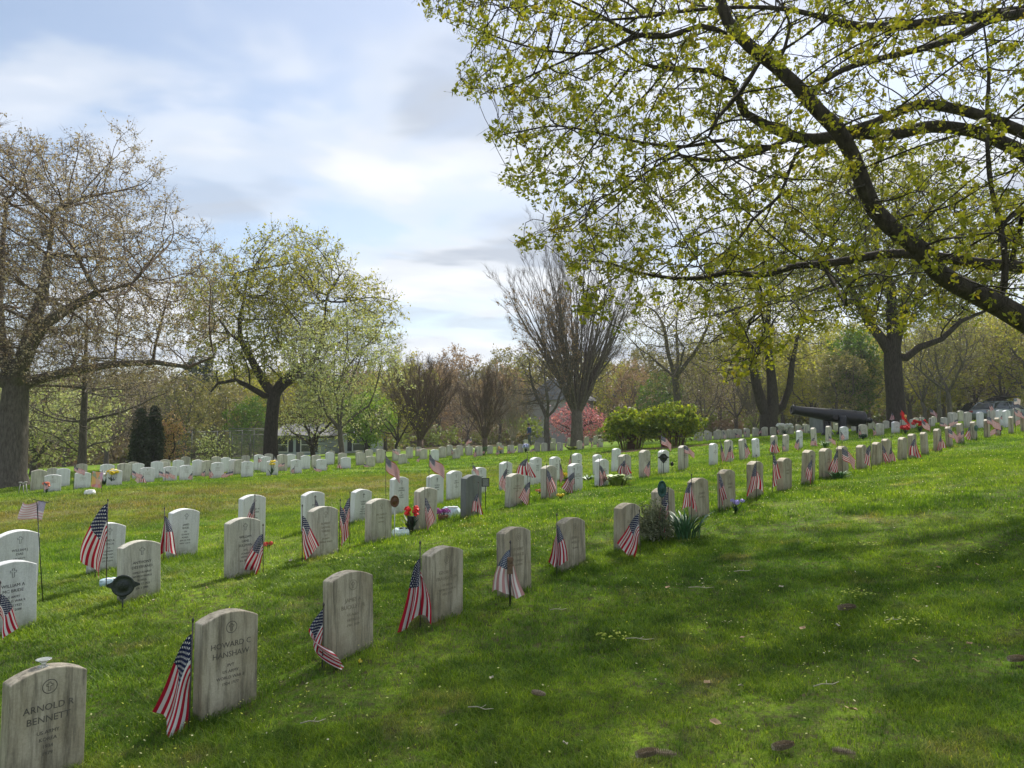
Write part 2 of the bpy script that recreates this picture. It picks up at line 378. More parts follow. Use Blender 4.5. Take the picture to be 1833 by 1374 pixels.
def stone_mat(name, clean, stain, dark, amt, side=.0):
    m, n, l, b = new_mat(name)
    t = n.new('ShaderNodeTexCoord'); oi = n.new('ShaderNodeObjectInfo')
    off = n.new('ShaderNodeVectorMath'); off.operation = 'ADD'; l.new(t.outputs['Object'], off.inputs[0])
    mul = n.new('ShaderNodeMath'); mul.operation = 'MULTIPLY'; mul.inputs[1].default_value = 37.0; l.new(oi.outputs['Random'], mul.inputs[0])
    cb = n.new('ShaderNodeCombineXYZ')
    for i in range(3): l.new(mul.outputs[0], cb.inputs[i])
    l.new(cb.outputs[0], off.inputs[1])
    def noise(s, det, ro, sc3=(1, 1, 1)):
        mp = n.new('ShaderNodeMapping'); mp.inputs['Scale'].default_value = sc3; l.new(off.outputs[0], mp.inputs[0])
        x = n.new('ShaderNodeTexNoise'); x.inputs['Scale'].default_value = s; x.inputs['Detail'].default_value = det; x.inputs['Roughness'].default_value = ro
        l.new(mp.outputs[0], x.inputs['Vector']); return x.outputs[0]
    def ramp(v, st):
        r = n.new('ShaderNodeValToRGB'); l.new(v, r.inputs[0]); e = r.color_ramp.elements
        while len(e) < len(st): e.new(.5)
        for k, (p, c) in enumerate(st): e[k].position = p; e[k].color = (*c, 1)
        return r.outputs[0]
    def mix(f, a, c, bt='MIX'):
        q = n.new('ShaderNodeMixRGB'); q.blend_type = bt
        for i, v in ((0, f), (1, a), (2, c)):
            if isinstance(v, (int, float)): q.inputs[i].default_value = v
            elif isinstance(v, tuple): q.inputs[i].default_value = (*v, 1)
            else: l.new(v, q.inputs[i])
        return q.outputs[0]
    c = mix(ramp(noise(6, 6, .62, (1, 1, .45)), [(.5 - .22 * amt, (0,) * 3), (.76 - .06 * amt, (amt,) * 3)]), clean, stain)      # blotches and runs
    c = mix(ramp(noise(11, 5, .7, (2.4, 2.4, .22)), [(.46, (0,) * 3), (.68, (amt * .9,) * 3)]), c, dark)                    # vertical weather streaks
    sz = n.new('ShaderNodeSeparateXYZ'); l.new(t.outputs['Object'], sz.inputs[0])
    lowm = n.new('ShaderNodeMapRange'); l.new(sz.outputs[2], lowm.inputs[0]); lowm.inputs[1].default_value = .16; lowm.inputs[2].default_value = .0
    ml = n.new('ShaderNodeMath'); ml.operation = 'MULTIPLY'; l.new(lowm.outputs[0], ml.inputs[0]); l.new(ramp(noise(18, 4, .6), [(.3, (.15,) * 3), (.7, (.8,) * 3)]), ml.inputs[1])
    c = mix(ml.outputs[0], c, (.13, .12, .075))                                                                              # soil splash and moss at the foot
    c = mix(1.0, c, ramp(noise(90, 3, .7), [(.3, (.86,) * 3), (.7, (1.08,) * 3)]), 'MULTIPLY')
    l.new(c, b.inputs['Base Color']); b.inputs['Roughness'].default_value = .75; b.inputs['Specular IOR Level'].default_value = .3
    bp = n.new('ShaderNodeBump'); bp.inputs['Strength'].default_value = .35; bp.inputs['Distance'].default_value = .003; l.new(noise(110, 5, .7), bp.inputs['Height']); l.new(bp.outputs[0], b.inputs['Normal'])
    return m
m_tan = stone_mat('marble_weathered_tan', (.56, .505, .40), (.33, .28, .19), (.14, .12, .09), 1.0)
m_mix = stone_mat('marble_weathered_grey', (.60, .58, .51), (.42, .385, .30), (.19, .17, .14), .8)
m_white = stone_mat('marble_white', (.72, .73, .73), (.56, .56, .54), (.36, .35, .33), .45)
m_granite = stone_mat('granite_grey', (.22, .23, .23), (.15, .16, .16), (.10, .11, .11), .8)
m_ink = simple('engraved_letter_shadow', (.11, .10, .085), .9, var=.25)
m_ink2 = simple('black_filled_letter', (.055, .055, .06), .8, var=.2)
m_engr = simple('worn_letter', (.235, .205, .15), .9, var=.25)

# flag cloth: stripes, canton and stars from the cloth's own UV map
def flag_mat(name, red, blue, white):
    m, n, l, b = new_mat(name)
    uv = n.new('ShaderNodeUVMap'); sx = n.new('ShaderNodeSeparateXYZ'); l.new(uv.outputs[0], sx.inputs[0])
    def M(op, *a):
        q = n.new('ShaderNodeMath'); q.operation = op
        for i, v in enumerate(a):
            if isinstance(v, (int, float)): q.inputs[i].default_value = v
            else: l.new(v, q.inputs[i])
        return q.outputs[0]
    U, V = sx.outputs[0], sx.outputs[1]
    stripe = M('LESS_THAN', M('MODULO', M('MULTIPLY', M('SUBTRACT', 1.0, V), 13.0), 2.0), 1.0)
    can = M('MULTIPLY', M('LESS_THAN', U, .40), M('GREATER_THAN', V, 6 / 13))
    # 11 x 9 lattice, stars on the even places
    gu, gv = M('SUBTRACT', M('MULTIPLY', U, 12 / .4), .5), M('SUBTRACT', M('MULTIPLY', M('SUBTRACT', V, 6 / 13), 10 * 13 / 7), .5)
    fu, fv = M('SUBTRACT', M('FRACT', gu), .5), M('SUBTRACT', M('FRACT', gv), .5)
    par = M('LESS_THAN', M('MODULO', M('ADD', M('FLOOR', gu), M('FLOOR', gv)), 2.0), .5)
    rr = M('SQRT', M('ADD', M('MULTIPLY', fu, fu), M('MULTIPLY', M('MULTIPLY', fv, fv), .8)))
    ang = M('ARCTAN2', fu, fv)
    star = M('LESS_THAN', rr, M('ADD', .31, M('MULTIPLY', M('COSINE', M('MULTIPLY', ang, 5.0)), .11)))
    star = M('MULTIPLY', star, par)
    def mix(f, a, c):
        q = n.new('ShaderNodeMixRGB')
        for i, v in ((0, f), (1, a), (2, c)):
            if isinstance(v, tuple): q.inputs[i].default_value = (*v, 1)
            else: l.new(v, q.inputs[i])
        return q.outputs[0]
    c = mix(can, mix(stripe, white, red), mix(star, blue, white))
    l.new(c, b.inputs['Base Color']); b.inputs['Roughness'].default_value = .7; b.inputs['Specular IOR Level'].default_value = .25
    tr = n.new('ShaderNodeBsdfTranslucent'); l.new(c, tr.inputs[0]); ms = n.new('ShaderNodeMixShader'); ms.inputs[0].default_value = .14
    l.new(b.outputs[0], ms.inputs[1]); l.new(tr.outputs[0], ms.inputs[2]); l.new(ms.outputs[0], n['Material Output'].inputs[0])
    return m
m_flag = flag_mat('flag_cloth', (.40, .008, .030), (.008, .014, .055), (.66, .65, .64))
m_flag_f = flag_mat('flag_cloth_faded', (.50, .27, .27), (.05, .08, .14), (.78, .75, .72))
m_flag_w = flag_mat('flag_cloth_bleached', (.50, .30, .34), (.30, .27, .40), (.60, .55, .60))
m_stick = simple('dark_wood_stick', (.06, .05, .045), .7)
m_metal = simple('weathered_bronze', (.045, .055, .05), .55, .6, var=.3, scale=60, bump=.3)
m_bronze_b = simple('brown_bronze', (.13, .065, .035), .5, .5, var=.3, scale=60)
m_black = simple('black_paint', (.007, .008, .010), .30, 0, var=.25, scale=9, spec=.45)
m_red = simple('red_petal', (.72, .02, .02), .6, var=.25)
m_yel = simple('yellow_petal', (.80, .62, .03), .6, var=.2)
m_pur = simple('purple_petal', (.33, .06, .30), .6, var=.3, scale=80)
m_lav = simple('lavender_petal', (.42, .36, .72), .6, var=.3, scale=60)
m_whp = simple('white_petal', (.78, .78, .74), .6, var=.1)
m_plastic = simple('pale_plastic_wrap', (.62, .74, .78), .25, var=.15, scale=20)
m_dgreen = simple('dark_green_stem', (.02, .06, .03), .6, var=.3)
m_pot = simple('brown_basket', (.16, .08, .035), .8, var=.3)
# ------------------------------------------------------------------ ground sheet and grass
nx, ny = len(GX), len(GY)
V = np.stack([_XX, _YY, _Z], -1).reshape(-1, 3)
ii, jj = np.meshgrid(np.arange(nx - 1), np.arange(ny - 1), indexing='ij')
a = (ii * ny + jj).ravel(); F = np.stack([a, a + ny, a + ny + 1, a + 1], -1)
tag(link('ground', np_mesh('ground', V, F, True), m_ground), kind='structure')

STONES = []                                              # (x, y) of every near stone, for longer uncut grass round it
def grass_band(seed, y0, y1, dens, h, w, segs, hmin=.5, margin=1.12):
    rg = np.random.RandomState(seed)
    half = lambda y: (CX / F_PX) * y * margin + 1.7
    area = (half(y0) + half(y1)) * (y1 - y0)
    N = int(area * dens)
    y = y0 + (y1 - y0) * rg.rand(int(N * 1.6)); x = (rg.rand(len(y)) * 2 - 1) * half(y1)
    k = np.abs(x) < half(y); x, y = x[k][:N], y[k][:N]
    cl = vnoise(x, y, 7.0, 2) * .5 + vnoise(x, y, 2.1, 4) * .5           # clumps
    thin = vnoise(x, y, 1.15, 17)
    k = rg.rand(len(x)) < np.clip(.50 + .9 * cl, 0, 1) * np.where(thin > .72, .38, 1); x, y, cl = x[k], y[k], cl[k]
    N = len(x)
    hh = h * (hmin + 1.15 * cl) * (.65 + .7 * rg.rand(N))
    if STONES and y0 < 20:
        S = np.array(STONES); near = np.zeros(N)
        for s in S:
            if s[1] < y0 - 1 or s[1] > y1 + 1: continue
            d = np.hypot(x - s[0], y - s[1]); near = np.maximum(near, _ss(.42, .16, d))
        hh *= 1 + near * .9 * rg.rand(N)
    z = terr(x, y)
    yaw = rg.rand(N) * 2 * math.pi; lean = (.25 + .65 * rg.rand(N)) * (.7 + .5 * cl)
    dx, dy = np.cos(yaw), np.sin(yaw); wx, wy = -dy, dx
    ww = w * (.6 + .8 * rg.rand(N))
    P0 = np.stack([x, y, z - .008], -1); up = np.stack([dx * lean, dy * lean, np.ones(N)], -1); W = np.stack([wx, wy, np.zeros(N)], -1)
    rnd = rg.rand(N)
    if segs == 2:
        mid = P0 + up * (hh * .55)[:, None] * np.array([.6, .6, 1]); tip = P0 + up * hh[:, None] * np.array([1.35, 1.35, .88])
        v = np.stack([P0 - W * ww[:, None], P0 + W * ww[:, None], mid + W * (ww * .75)[:, None], mid - W * (ww * .75)[:, None], tip], 1).reshape(-1, 3)
        b = np.arange(N)[:, None] * 5
        f = np.concatenate([b + np.array([[0, 1, 2]]), b + np.array([[0, 2, 3]]), b + np.array([[3, 2, 4]])]); kk = 5
    else:
        tip = P0 + up * hh[:, None]
        v = np.stack([P0 - W * ww[:, None], P0 + W * ww[:, None], tip], 1).reshape(-1, 3)
        f = np.arange(3 * N).reshape(-1, 3); kk = 3
    return v, f, np.repeat(rnd, kk)
def build_grass():
    vs, fs, rs, off = [], [], [], 0
    for args in [(1, 1.6, 4.5, 17000, .033, .0017, 2), (2, 4.5, 8, 10000, .034, .0024, 2), (3, 8, 14, 3900, .036, .0040, 1), (4, 14, 24, 1300, .040, .0062, 1), (5, 24, 45, 300, .046, .014, 1)]:
        v, f, r = grass_band(*args); vs.append(v); fs.append(f + off); rs.append(r); off += len(v)
    me = np_mesh('grass', np.concatenate(vs), np.concatenate(fs), True, attr=np.concatenate(rs))
    tag(link('grass', me, m_grass), 'mown green lawn grass between the headstones', 'grass', kind='stuff')
    # fallen blossom and bright weed flecks in the lawn
    rg = np.random.RandomState(5); N = 27000
    y = 2 + 24 * rg.rand(N) ** 1.25; x = (rg.rand(N) * 2 - 1) * (.68 * y * 1.15 + .5)
    k = rg.rand(N) < np.clip((vnoise(x, y, .8, 3) - .28) * 2.0, .06, 1) * np.where(x > -2.5 + .1 * y, 1, .35)
    x, y = x[k], y[k]; N = len(x); s = (.0030 + .0052 * rg.rand(N)) * (1 + y * .03); z = terr(x, y) + .028 + .034 * rg.rand(N)
    A = rg.randn(N, 3) * .4 + np.array([0, 0, 1]); A /= np.linalg.norm(A, axis=1)[:, None]
    T = np.cross(A, rg.randn(N, 3)); T /= np.linalg.norm(T, axis=1)[:, None]; B = np.cross(A, T)
    C = np.stack([x, y, z], -1)
    v = np.stack([C - T * s[:, None], C - B * s[:, None] * .7, C + T * s[:, None], C + B * s[:, None] * .7], 1).reshape(-1, 3)
    mt = leaf_mat('fallen_blossom', [(.62, .66, .06), (.55, .62, .10), (.70, .68, .30), (.62, .58, .45)], .3)
    tag(link('fallen_blossom', np_mesh('fallen_blossom', v, np.arange(4 * N).reshape(-1, 4), attr=np.repeat(rg.rand(N), 4)), mt), 'tiny yellow and pale blossom scattered over the grass', 'blossom', kind='stuff')

# ------------------------------------------------------------------ headstones
ORD = ['zeroth', 'first', 'second', 'third', 'fourth', 'fifth', 'sixth', 'seventh', 'eighth', 'ninth', 'tenth', 'eleventh', 'twelfth', 'thirteenth', 'fourteenth', 'fifteenth', 'sixteenth', 'seventeenth', 'eighteenth',
       'nineteenth', 'twentieth', 'twenty-first', 'twenty-second', 'twenty-third', 'twenty-fourth', 'twenty-fifth', 'twenty-sixth', 'twenty-seventh', 'twenty-eighth', 'twenty-ninth', 'thirtieth', 'thirty-first', 'thirty-second', 'thirty-third', 'thirty-fourth']
SW, ST = .335, .10
def stone_profile(w, h, rise, n=12):
    pts = [(-w / 2, -.12), (w / 2, -.12)]
    for k in range(n + 1):
        t = 1 - 2 * k / n
        pts.append((w / 2 * t, h - rise * t * t))
    return pts
def stone_mesh(w, h, t=ST, rise=.045, bevel=.006):
    mb = MB(); mb.prism(stone_profile(w, h, rise), -t / 2, t / 2)
    return mb.mesh('headstone', bevel, 2)
_font = {}
def text_mesh(body, size, spacing=1.0):
    key = (body, round(size, 4), spacing)
    if key in _font: return _font[key]
    c = bpy.data.curves.new('t', 'FONT'); c.body = body; c.size = size; c.align_x = 'CENTER'; c.align_y = 'CENTER'; c.space_line = spacing
    c.resolution_u = 2; c.extrude = 0.0005
    o = bpy.data.objects.new('t', c); COL.objects.link(o)
    dg = bpy.context.evaluated_depsgraph_get(); me = bpy.data.meshes.new_from_object(o.evaluated_get(dg))
    bpy.data.objects.remove(o); me.name = 'inscription'; me.materials.clear()
    _font[key] = me
    return me
def inscription(root, lines, h, w, mat, top=.18, s0=.036, s1=.024, nbig=2):
    """engraved lines: larger name, smaller service lines; one mesh"""
    bm = bmesh.new(); z = h - top
    for k, ln in enumerate(lines):
        s = s0 if k < nbig else s1
        me = text_mesh(ln, s)
        ww = max((v.co.x for v in me.vertices), default=.1) * 2
        q = min(1.0, (w * .86) / max(ww, .01))
        tmp = me.copy(); tmp.transform(Matrix.Translation((0, -ST / 2 - .0009, z)) @ Matrix.Rotation(math.pi / 2, 4, 'X') @ Matrix.Diagonal((q, q, 1, 1)))
        bm.from_mesh(tmp); bpy.data.meshes.remove(tmp)
        z -= s * (1.22 if k < nbig - 1 else 1.38)
        if z < .06: break
    me = bpy.data.meshes.new('inscription'); bm.to_mesh(me); bm.free()
    return link('inscription', me, mat, root)
def emblem(root, h, mat, ring=False, top=.085, s=.032, style=0):
    mb = MB(); y = -ST / 2 - .0006; z = h - top
    def bar(x0, z0, x1, z1, t): mb.box(((x0 + x1) / 2, y, z + (z0 + z1) / 2), (abs(x1 - x0) + t, .0014, abs(z1 - z0) + t))
    if ring:
        n = 28; r0, r1 = s * 1.05, s * .93
        vs = []; fs = []
        for k in range(n):
            w = 2 * math.pi * k / n
            for r in (r0, r1): vs.append((r * math.cos(w), y - .0007, z + r * math.sin(w)))
        for k in range(n): fs.append((2 * k, 2 * ((k + 1) % n), 2 * ((k + 1) % n) + 1, 2 * k + 1))
        mb.add(vs, fs)
    q = s * (.62 if ring else 1.0); a = q * .22; t = .0022
    if style == 1:      # solid cross
        bar(0, -q, 0, q * .9, a * 1.2); mb.box((0, y, z + q * .3), (q * 1.3, .0013, a * 1.2))
    elif style == 2:    # wheel-like round emblem
        for k in range(6): mb.box((0, y, z), (q * 1.5, .0012 + .0001 * k, t), Matrix.Translation((0, 0, z)) @ Matrix.Rotation(k * math.pi / 6, 4, 'Y') @ Matrix.Translation((0, 0, -z)))
    else:               # outlined Latin cross
        c = [(-a, -q), (a, -q), (a, q * .12), (q * .68, q * .12), (q * .68, q * .12 + 2 * a), (a, q * .12 + 2 * a), (a, q), (-a, q), (-a, q * .12 + 2 * a), (-q * .68, q * .12 + 2 * a), (-q * .68, q * .12), (-a, q * .12)]
        for k in range(12):
            p0, p1 = c[k], c[(k + 1) % 12]; mb.box(((p0[0] + p1[0]) / 2, y - .00005 * k, z + (p0[1] + p1[1]) / 2), (abs(p1[0] - p0[0]) + t, .0014, abs(p1[1] - p0[1]) + t))
    return link('emblem', mb.mesh('emblem'), mat, root)

rs = random.Random(11)
def add_stone(px, yt, yb, D, ang, label, group, mat, lines=None, ring=False, ink=None, style=0, w=SW, name='headstone', cat='headstone', s0=.036, nbig=2, rise=.045):
    g = G(px, D); h = (yb - yt) * D / F_PX * 1.0
    h = max(.34, min(.72, h))
    # keep the top where the photo has it
    h2 = P(px, yt, D).z - g.z
    if .3 < h2 < .80: h = h2
    root = link(name, None, loc=g, rot=(rs.uniform(-.045, .045), rs.uniform(-.035, .035), ang + rs.uniform(-.03, .03)))
    tag(root, label, cat, group)
    link('slab', stone_mesh(w, h, rise=rise), mat, root)
    if ink is not None:
        emblem(root, h, ink, ring, style=style)
        if lines: inscription(root, lines, h, w, ink, s0=s0, nbig=nbig)
    STONES.append((g.x, g.y))
    return root
AA, AB = R(49.6), R(54.0)
txtA = {0: ['ARNOLD R', 'BENNETT', 'US ARMY', 'KOREA', '1934', '1979'], 1: ['HOWARD C', 'HANSHAW', 'PVT', 'US ARMY', 'WORLD WAR II', '1924 1977'], 2: ['JAMES A', 'BUCKLEY JR', 'US ARMY', 'VIETNAM', '1945 1979'],
        3: ['GEORGE P', 'FRAUGHTON', 'US ARMY', 'WORLD WAR II', '1921 1979'], 4: ['ROBERT', 'FRANCIS', 'DONALD', 'US ARMY'], 5: ['JOHN L', 'WESLEY', 'US ARMY']}
lookA = {0: 'big tan stone cut by the bottom left corner with a glass candle cup on top', 1: 'tall tan stone with a ringed cross and a flag on its left', 2: 'tan stone with brown streaks and a flag slumped onto the grass',
         3: 'pale tan stone with a flag covering its lower left side', 4: 'tan stone behind a faded flag with a wooden plaque', 5: 'plain tan stone with a flag against its left edge',
         6: 'mottled tan stone with a wide flag in front of its right half', 7: 'stone half hidden by a grey-green shrub and a green medallion', 8: 'tan stone behind spiky daffodil leaves with a flag',
         9: 'tan stone with lavender flowers at its right foot', 10: 'tan stone with a flag right in the middle of its face', 11: 'tan stone with a narrow dark flag at its left edge'}
for i, px, yt, yb in rowA:
    lab = lookA.get(i, 'tan headstone with an arched top, %s from the left in the nearest row' % ORD[i + 1])
    r_ = add_stone(px, yt, yb, DA(i), AA, lab, 'nearest row of weathered headstones', m_tan, txtA.get(i, ['US ARMY', 'KOREA'] if i < 16 else None), True, m_ink if i < 2 else m_engr, s0=.044 if i < 2 else .036)
    if i == 0: bennett = r_
txtB = {-1: ['WILLIAM A', 'MC BRIDE', 'US ARMY', 'WORLD WAR II', 'FEB 13 1923', 'JUL 20 2008'], 0: ['ANTHONY', 'DESTEFANO', 'OMS2 US NAVY', 'WORLD WAR II', 'KOREA', 'AUG 17 1923', 'JUL 1 2008'],
        1: ['WILLIAM', 'LANE', 'SULLIVAN', 'AT2', 'US NAVY', 'VIETNAM', 'JUL 29 1945'], 2: ['ROBERT', 'SAMUEL', 'TORRES', 'CPT', 'US NAVY', 'WORLD WAR II'], 3: ['MICHAEL P', 'TORN', 'US NAVY'], 4: ['JOHN', 'LEE', 'PARKE', 'US ARMY']}
matB = {-1: m_white, 0: m_mix, 1: m_mix, 2: m_mix, 3: m_mix, 4: m_mix, 5: m_granite, 6: m_mix, 7: m_mix, 8: m_white}
lookB = {-1: 'white stone cut by the left edge with a flag in front of it', 0: 'grey stone with a dark bronze flag-holder at its left foot', 1: 'grey-white stone with a flag lying against its right side',
         2: 'weathered stone between two flags in the second row', 3: 'short weathered stone beside a pair of leaning flags', 4: 'weathered stone with the flag on its face, beside red flowers', 5: 'dark grey granite headstone with a flag on its face',
         6: 'weathered stone right of the dark granite one', 7: 'weathered stone with a flag down its whole face', 8: 'whitish stone with a wide flag in front of its foot', 9: 'stone with a dark flag beside the leafy light green plant',
         10: 'stone with a flag behind the leafy light green plant', 12: 'white stone with a dark winged medallion before it', 13: 'greyish stone with a flag waving over its right top corner'}
for i, px, yt, yb in rowB:
    lab = lookB.get(i, 'pale headstone with an arched top, %s from the left in the second row' % ORD[i + 2 if i < 14 else i + 1])
    add_stone(px, yt, yb, DB(i), AB if i < 24 else R(30), lab, 'second row of pale headstones', matB.get(i, m_mix if i % 3 else m_white), txtB.get(i, ['US ARMY', 'WORLD WAR II', 'KOREA']) if i != 5 else None, False, m_ink2 if i < 2 else m_engr,
              s0=.033 if i < 4 else .028, nbig=3 if i in (1, 2) else 2, w=.36 if i > 24 else SW)
txtC = {-2: ['WILLIAM J', 'DIAS', 'US NAVY'], -1: ['JAMES A', 'LYNCH', 'CPL', 'US ARMY', 'VIETNAM', 'JAN 8 1943', 'JUL 3 2010'], 0: ['JAMES', 'SHUEL', 'CPL', 'US ARMY', 'KOREA', 'JAN 18 1930', 'NOV 2 2019'], 1: ['ROBERT M', 'VAN KIRK', 'PFC', 'US ARMY'],
        2: ['RAUL C', 'LEDA', 'US ARMY'], 3: ['GILBERT', 'GAUCI', 'PFC', 'US ARMY', 'MAR 8 1931', 'NOV 5 2012'], 4: ['OLIVER B', 'CHRISTMAS', 'PFC', 'US ARMY', 'VIETNAM'], 5: ['OLIVER R', 'BARKER', 'US ARMY'], 6: ['MARY S', 'CONNOR', 'PFC', 'KOREA']}
lookC = {-2: 'white veined stone behind the one cut by the left edge', -1: 'white stone mostly covered by a large hanging flag', 0: 'clean white stone with a flag leaning on its left edge', 1: 'white stone behind the grey-white one, its top showing',
         2: 'white stone whose top shows behind a weathered one', 3: 'white stone with a small black cross behind leaning flags', 4: 'white stone with a bouquet of red flowers at its right', 5: 'white stone with a black cross under a high waving flag',
         6: 'small white stone left of the dark granite one', 7: 'white stone with a small framed plaque to its right'}
for k, (i, px, yt, yb) in enumerate(rowC, 1):
    pass
    lab = lookC.get(i, 'white headstone with an arched top, %s from the left in the third row' % ORD[k])
    add_stone(px, yt, yb, DC(i), AB, lab, 'third row of white headstones', m_white, txtC.get(i, ['US ARMY', 'KOREA', 'VIETNAM', 'JUN 4 1932']), False, m_ink2, style=1 if i in (3, 5) else 0, s0=.030)

# far block: front row measured, the rows behind it set back from it
far_proto = {}
def far_stone(px, D, ang, mat, label, group, h=.56, w=.36, detail=False):
    key = (mat.name, detail)
    if key not in far_proto:
        root = link('headstone', None); link('slab', stone_mesh(w, .56, rise=.05, bevel=.008), mat, root)
        if detail: emblem(root, .56, m_engr, style=1); inscription(root, ['US ARMY', 'KOREA', 'VIETNAM'], .56, w, m_engr, s0=.034, s1=.03)
        far_proto[key] = root; first = root
    else: first = copy_tree(far_proto[key])
    g = G(px, D); first.location = g; first.scale = (1, 1, h / .56)
    first.rotation_euler = (rs.uniform(-.03, .03), rs.uniform(-.03, .03), ang + rs.uniform(-.08, .08))
    tag(first, label, 'headstone', group)
gF = 'headstones of the far block'
for k, (px, yt, yb) in enumerate(rowF):
    D = DF(px); h = max(.42, min(.68, P(px, yt, D).z - G(px, D).z))
    far_stone(px, D, R(34), m_white if px < 640 or px == 778 else m_mix, '%s headstone, %s from left in the far front row' % ('white' if px < 640 or px == 778 else 'greyish', ORD[k + 1]), gF, h, detail=px < 600)
second = [68, 112, 190, 221, 247, 280, 293, 318, 354, 371, 404, 418, 429, 463, 476, 505, 520, 546, 566, 590, 613, 645, 660, 680, 709, 733, 758, 792, 805, 823, 840, 877, 896, 932, 943, 962, 990, 1020, 1050, 1066]
for k, px in enumerate(second):
    q = 1.11 + .10 * (k % 3 == 1) + rs.uniform(-.02, .02)
    sk = 'white' if px < 600 else 'greyish'
    lab = ('%s headstone behind the far front row, %s' % (sk, ('%s from the left edge' % ORD[k + 1]) if px < 485 else ('%s right of the lone green tree' % ORD[k + 1 - 15]) if px < 760 else ('%s right of the bare vase tree' % ORD[k + 1 - 27])))
    far_stone(px, DF(px) * q, R(34), m_white if px < 600 and k % 3 else m_mix, lab, 'headstones behind the front row of the far block', rs.uniform(.5, .62))
third = [(90 + 50 * k + rs.uniform(-10, 10)) for k in range(20)]
for k, px in enumerate(third):
    far_stone(px, DF(px) * (1.34 + .08 * (k % 2)), R(34), m_mix, 'small headstone at the back of the far block, %s from the left' % ORD[k + 1], 'headstones at the back of the far block', rs.uniform(.5, .62))
for k, (px, yt, yb) in enumerate(rowR):
    far_stone(px, 42.0, R(22), m_mix, 'distant grey headstone right of the bushes, %s from left in its front row' % ORD[k + 1], 'distant headstones right of the bushes', .52, .38)
for k in range(17):
    px = 1250 + k * 17.5 + rs.uniform(-4, 4)
    far_stone(px, 47.5 + rs.uniform(-.6, .6), R(22), m_mix, 'distant grey headstone right of the bushes, %s from left in the rear row' % ORD[k + 1], 'distant headstones of the row behind', .54, .38)
right = [(1500, 38), (1530, 34), (1560, 37), (1586, 35), (1617, 33), (1634, 32), (1650, 36), (1668, 33), (1690, 31), (1702, 34), (1709, 29), (1733, 27.5), (1755, 26.5), (1776, 29), (1790, 27), (1803, 25.5), (1820, 28), (1640, 40), (1672, 40), (1720, 38)]
for k, (px, D) in enumerate(right):
    far_stone(px, D, R(30), m_white if px in (1755, 1803, 1790) else m_mix, '%s headstone behind the nearest rows, %s from left after the cannon' % ('bright white' if px in (1755, 1803, 1790) else 'grey', ORD[sorted(p for p, _ in right).index(px) + 1]), 'headstones right of the cannon', .40 if px < 1700 else .58, .37)
# ------------------------------------------------------------------ trees
def grow(nodes, parents, fixed_r, attr, step, di, dk, iters, trop=(0, 0, .1), jit=.15, seed=1, maxn=26000):
    """space colonisation, numpy; returns positions, parents"""
    rg = np.random.RandomState(seed)
    pos = np.zeros((maxn, 3)); par = np.full(maxn, -1); n = len(nodes); pos[:n] = nodes; par[:n] = parents
    kids = np.zeros(maxn, int)
    for p in parents:
        if p >= 0: kids[p] += 1
    A = np.asarray(attr, float); bd = np.full(len(A), 1e9); bi = np.zeros(len(A), int); new0 = 0
    trop = np.array(trop)
    for it in range(iters):
        for s in range(new0, n, 400):
            q = pos[s:min(s + 400, n)]
            d = np.sqrt(((A[:, None, :] - q[None]) ** 2).sum(-1)); m = d.argmin(1); dd = d[np.arange(len(A)), m]
            u = dd < bd; bd[u] = dd[u]; bi[u] = m[u] + s
        new0 = n
        alive = bd > dk; A, bd, bi = A[alive], bd[alive], bi[alive]
        act = bd < di
        if not act.any(): break
        D = A[act] - pos[bi[act]]; D /= np.linalg.norm(D, axis=1)[:, None] + 1e-9
        S = np.zeros((n, 3)); np.add.at(S, bi[act], D)
        idx = np.unique(bi[act]); idx = idx[kids[idx] < 4]
        if not len(idx): break
        v = S[idx] + rg.randn(len(idx), 3) * jit + trop; v /= np.linalg.norm(v, axis=1)[:, None] + 1e-9
        if n + len(idx) > maxn: break
        pos[n:n + len(idx)] = pos[idx] + v * step; par[n:n + len(idx)] = idx; kids[idx] += 1; n += len(idx)
    return pos[:n], par[:n]
def radii(pos, par, r_tip, ex, fixed=None):
    n = len(pos); acc = np.zeros(n); r = np.zeros(n); ht = np.zeros(n, int)
    for i in range(n - 1, -1, -1):
        r[i] = acc[i] ** (1 / ex) if acc[i] > 0 else r_tip
        p = par[i]
        if p >= 0: acc[p] += r[i] ** ex; ht[p] = max(ht[p], ht[i] + 1)
    if fixed is not None:
        k = len(fixed); f = np.asarray(fixed)
        r[:k] = np.where(f > 0, f, r[:k])
        for i in range(k, n):
            p = par[i]; r[i] = min(r[i], r[p] * .82 if p < k else r[p])
    return r, ht
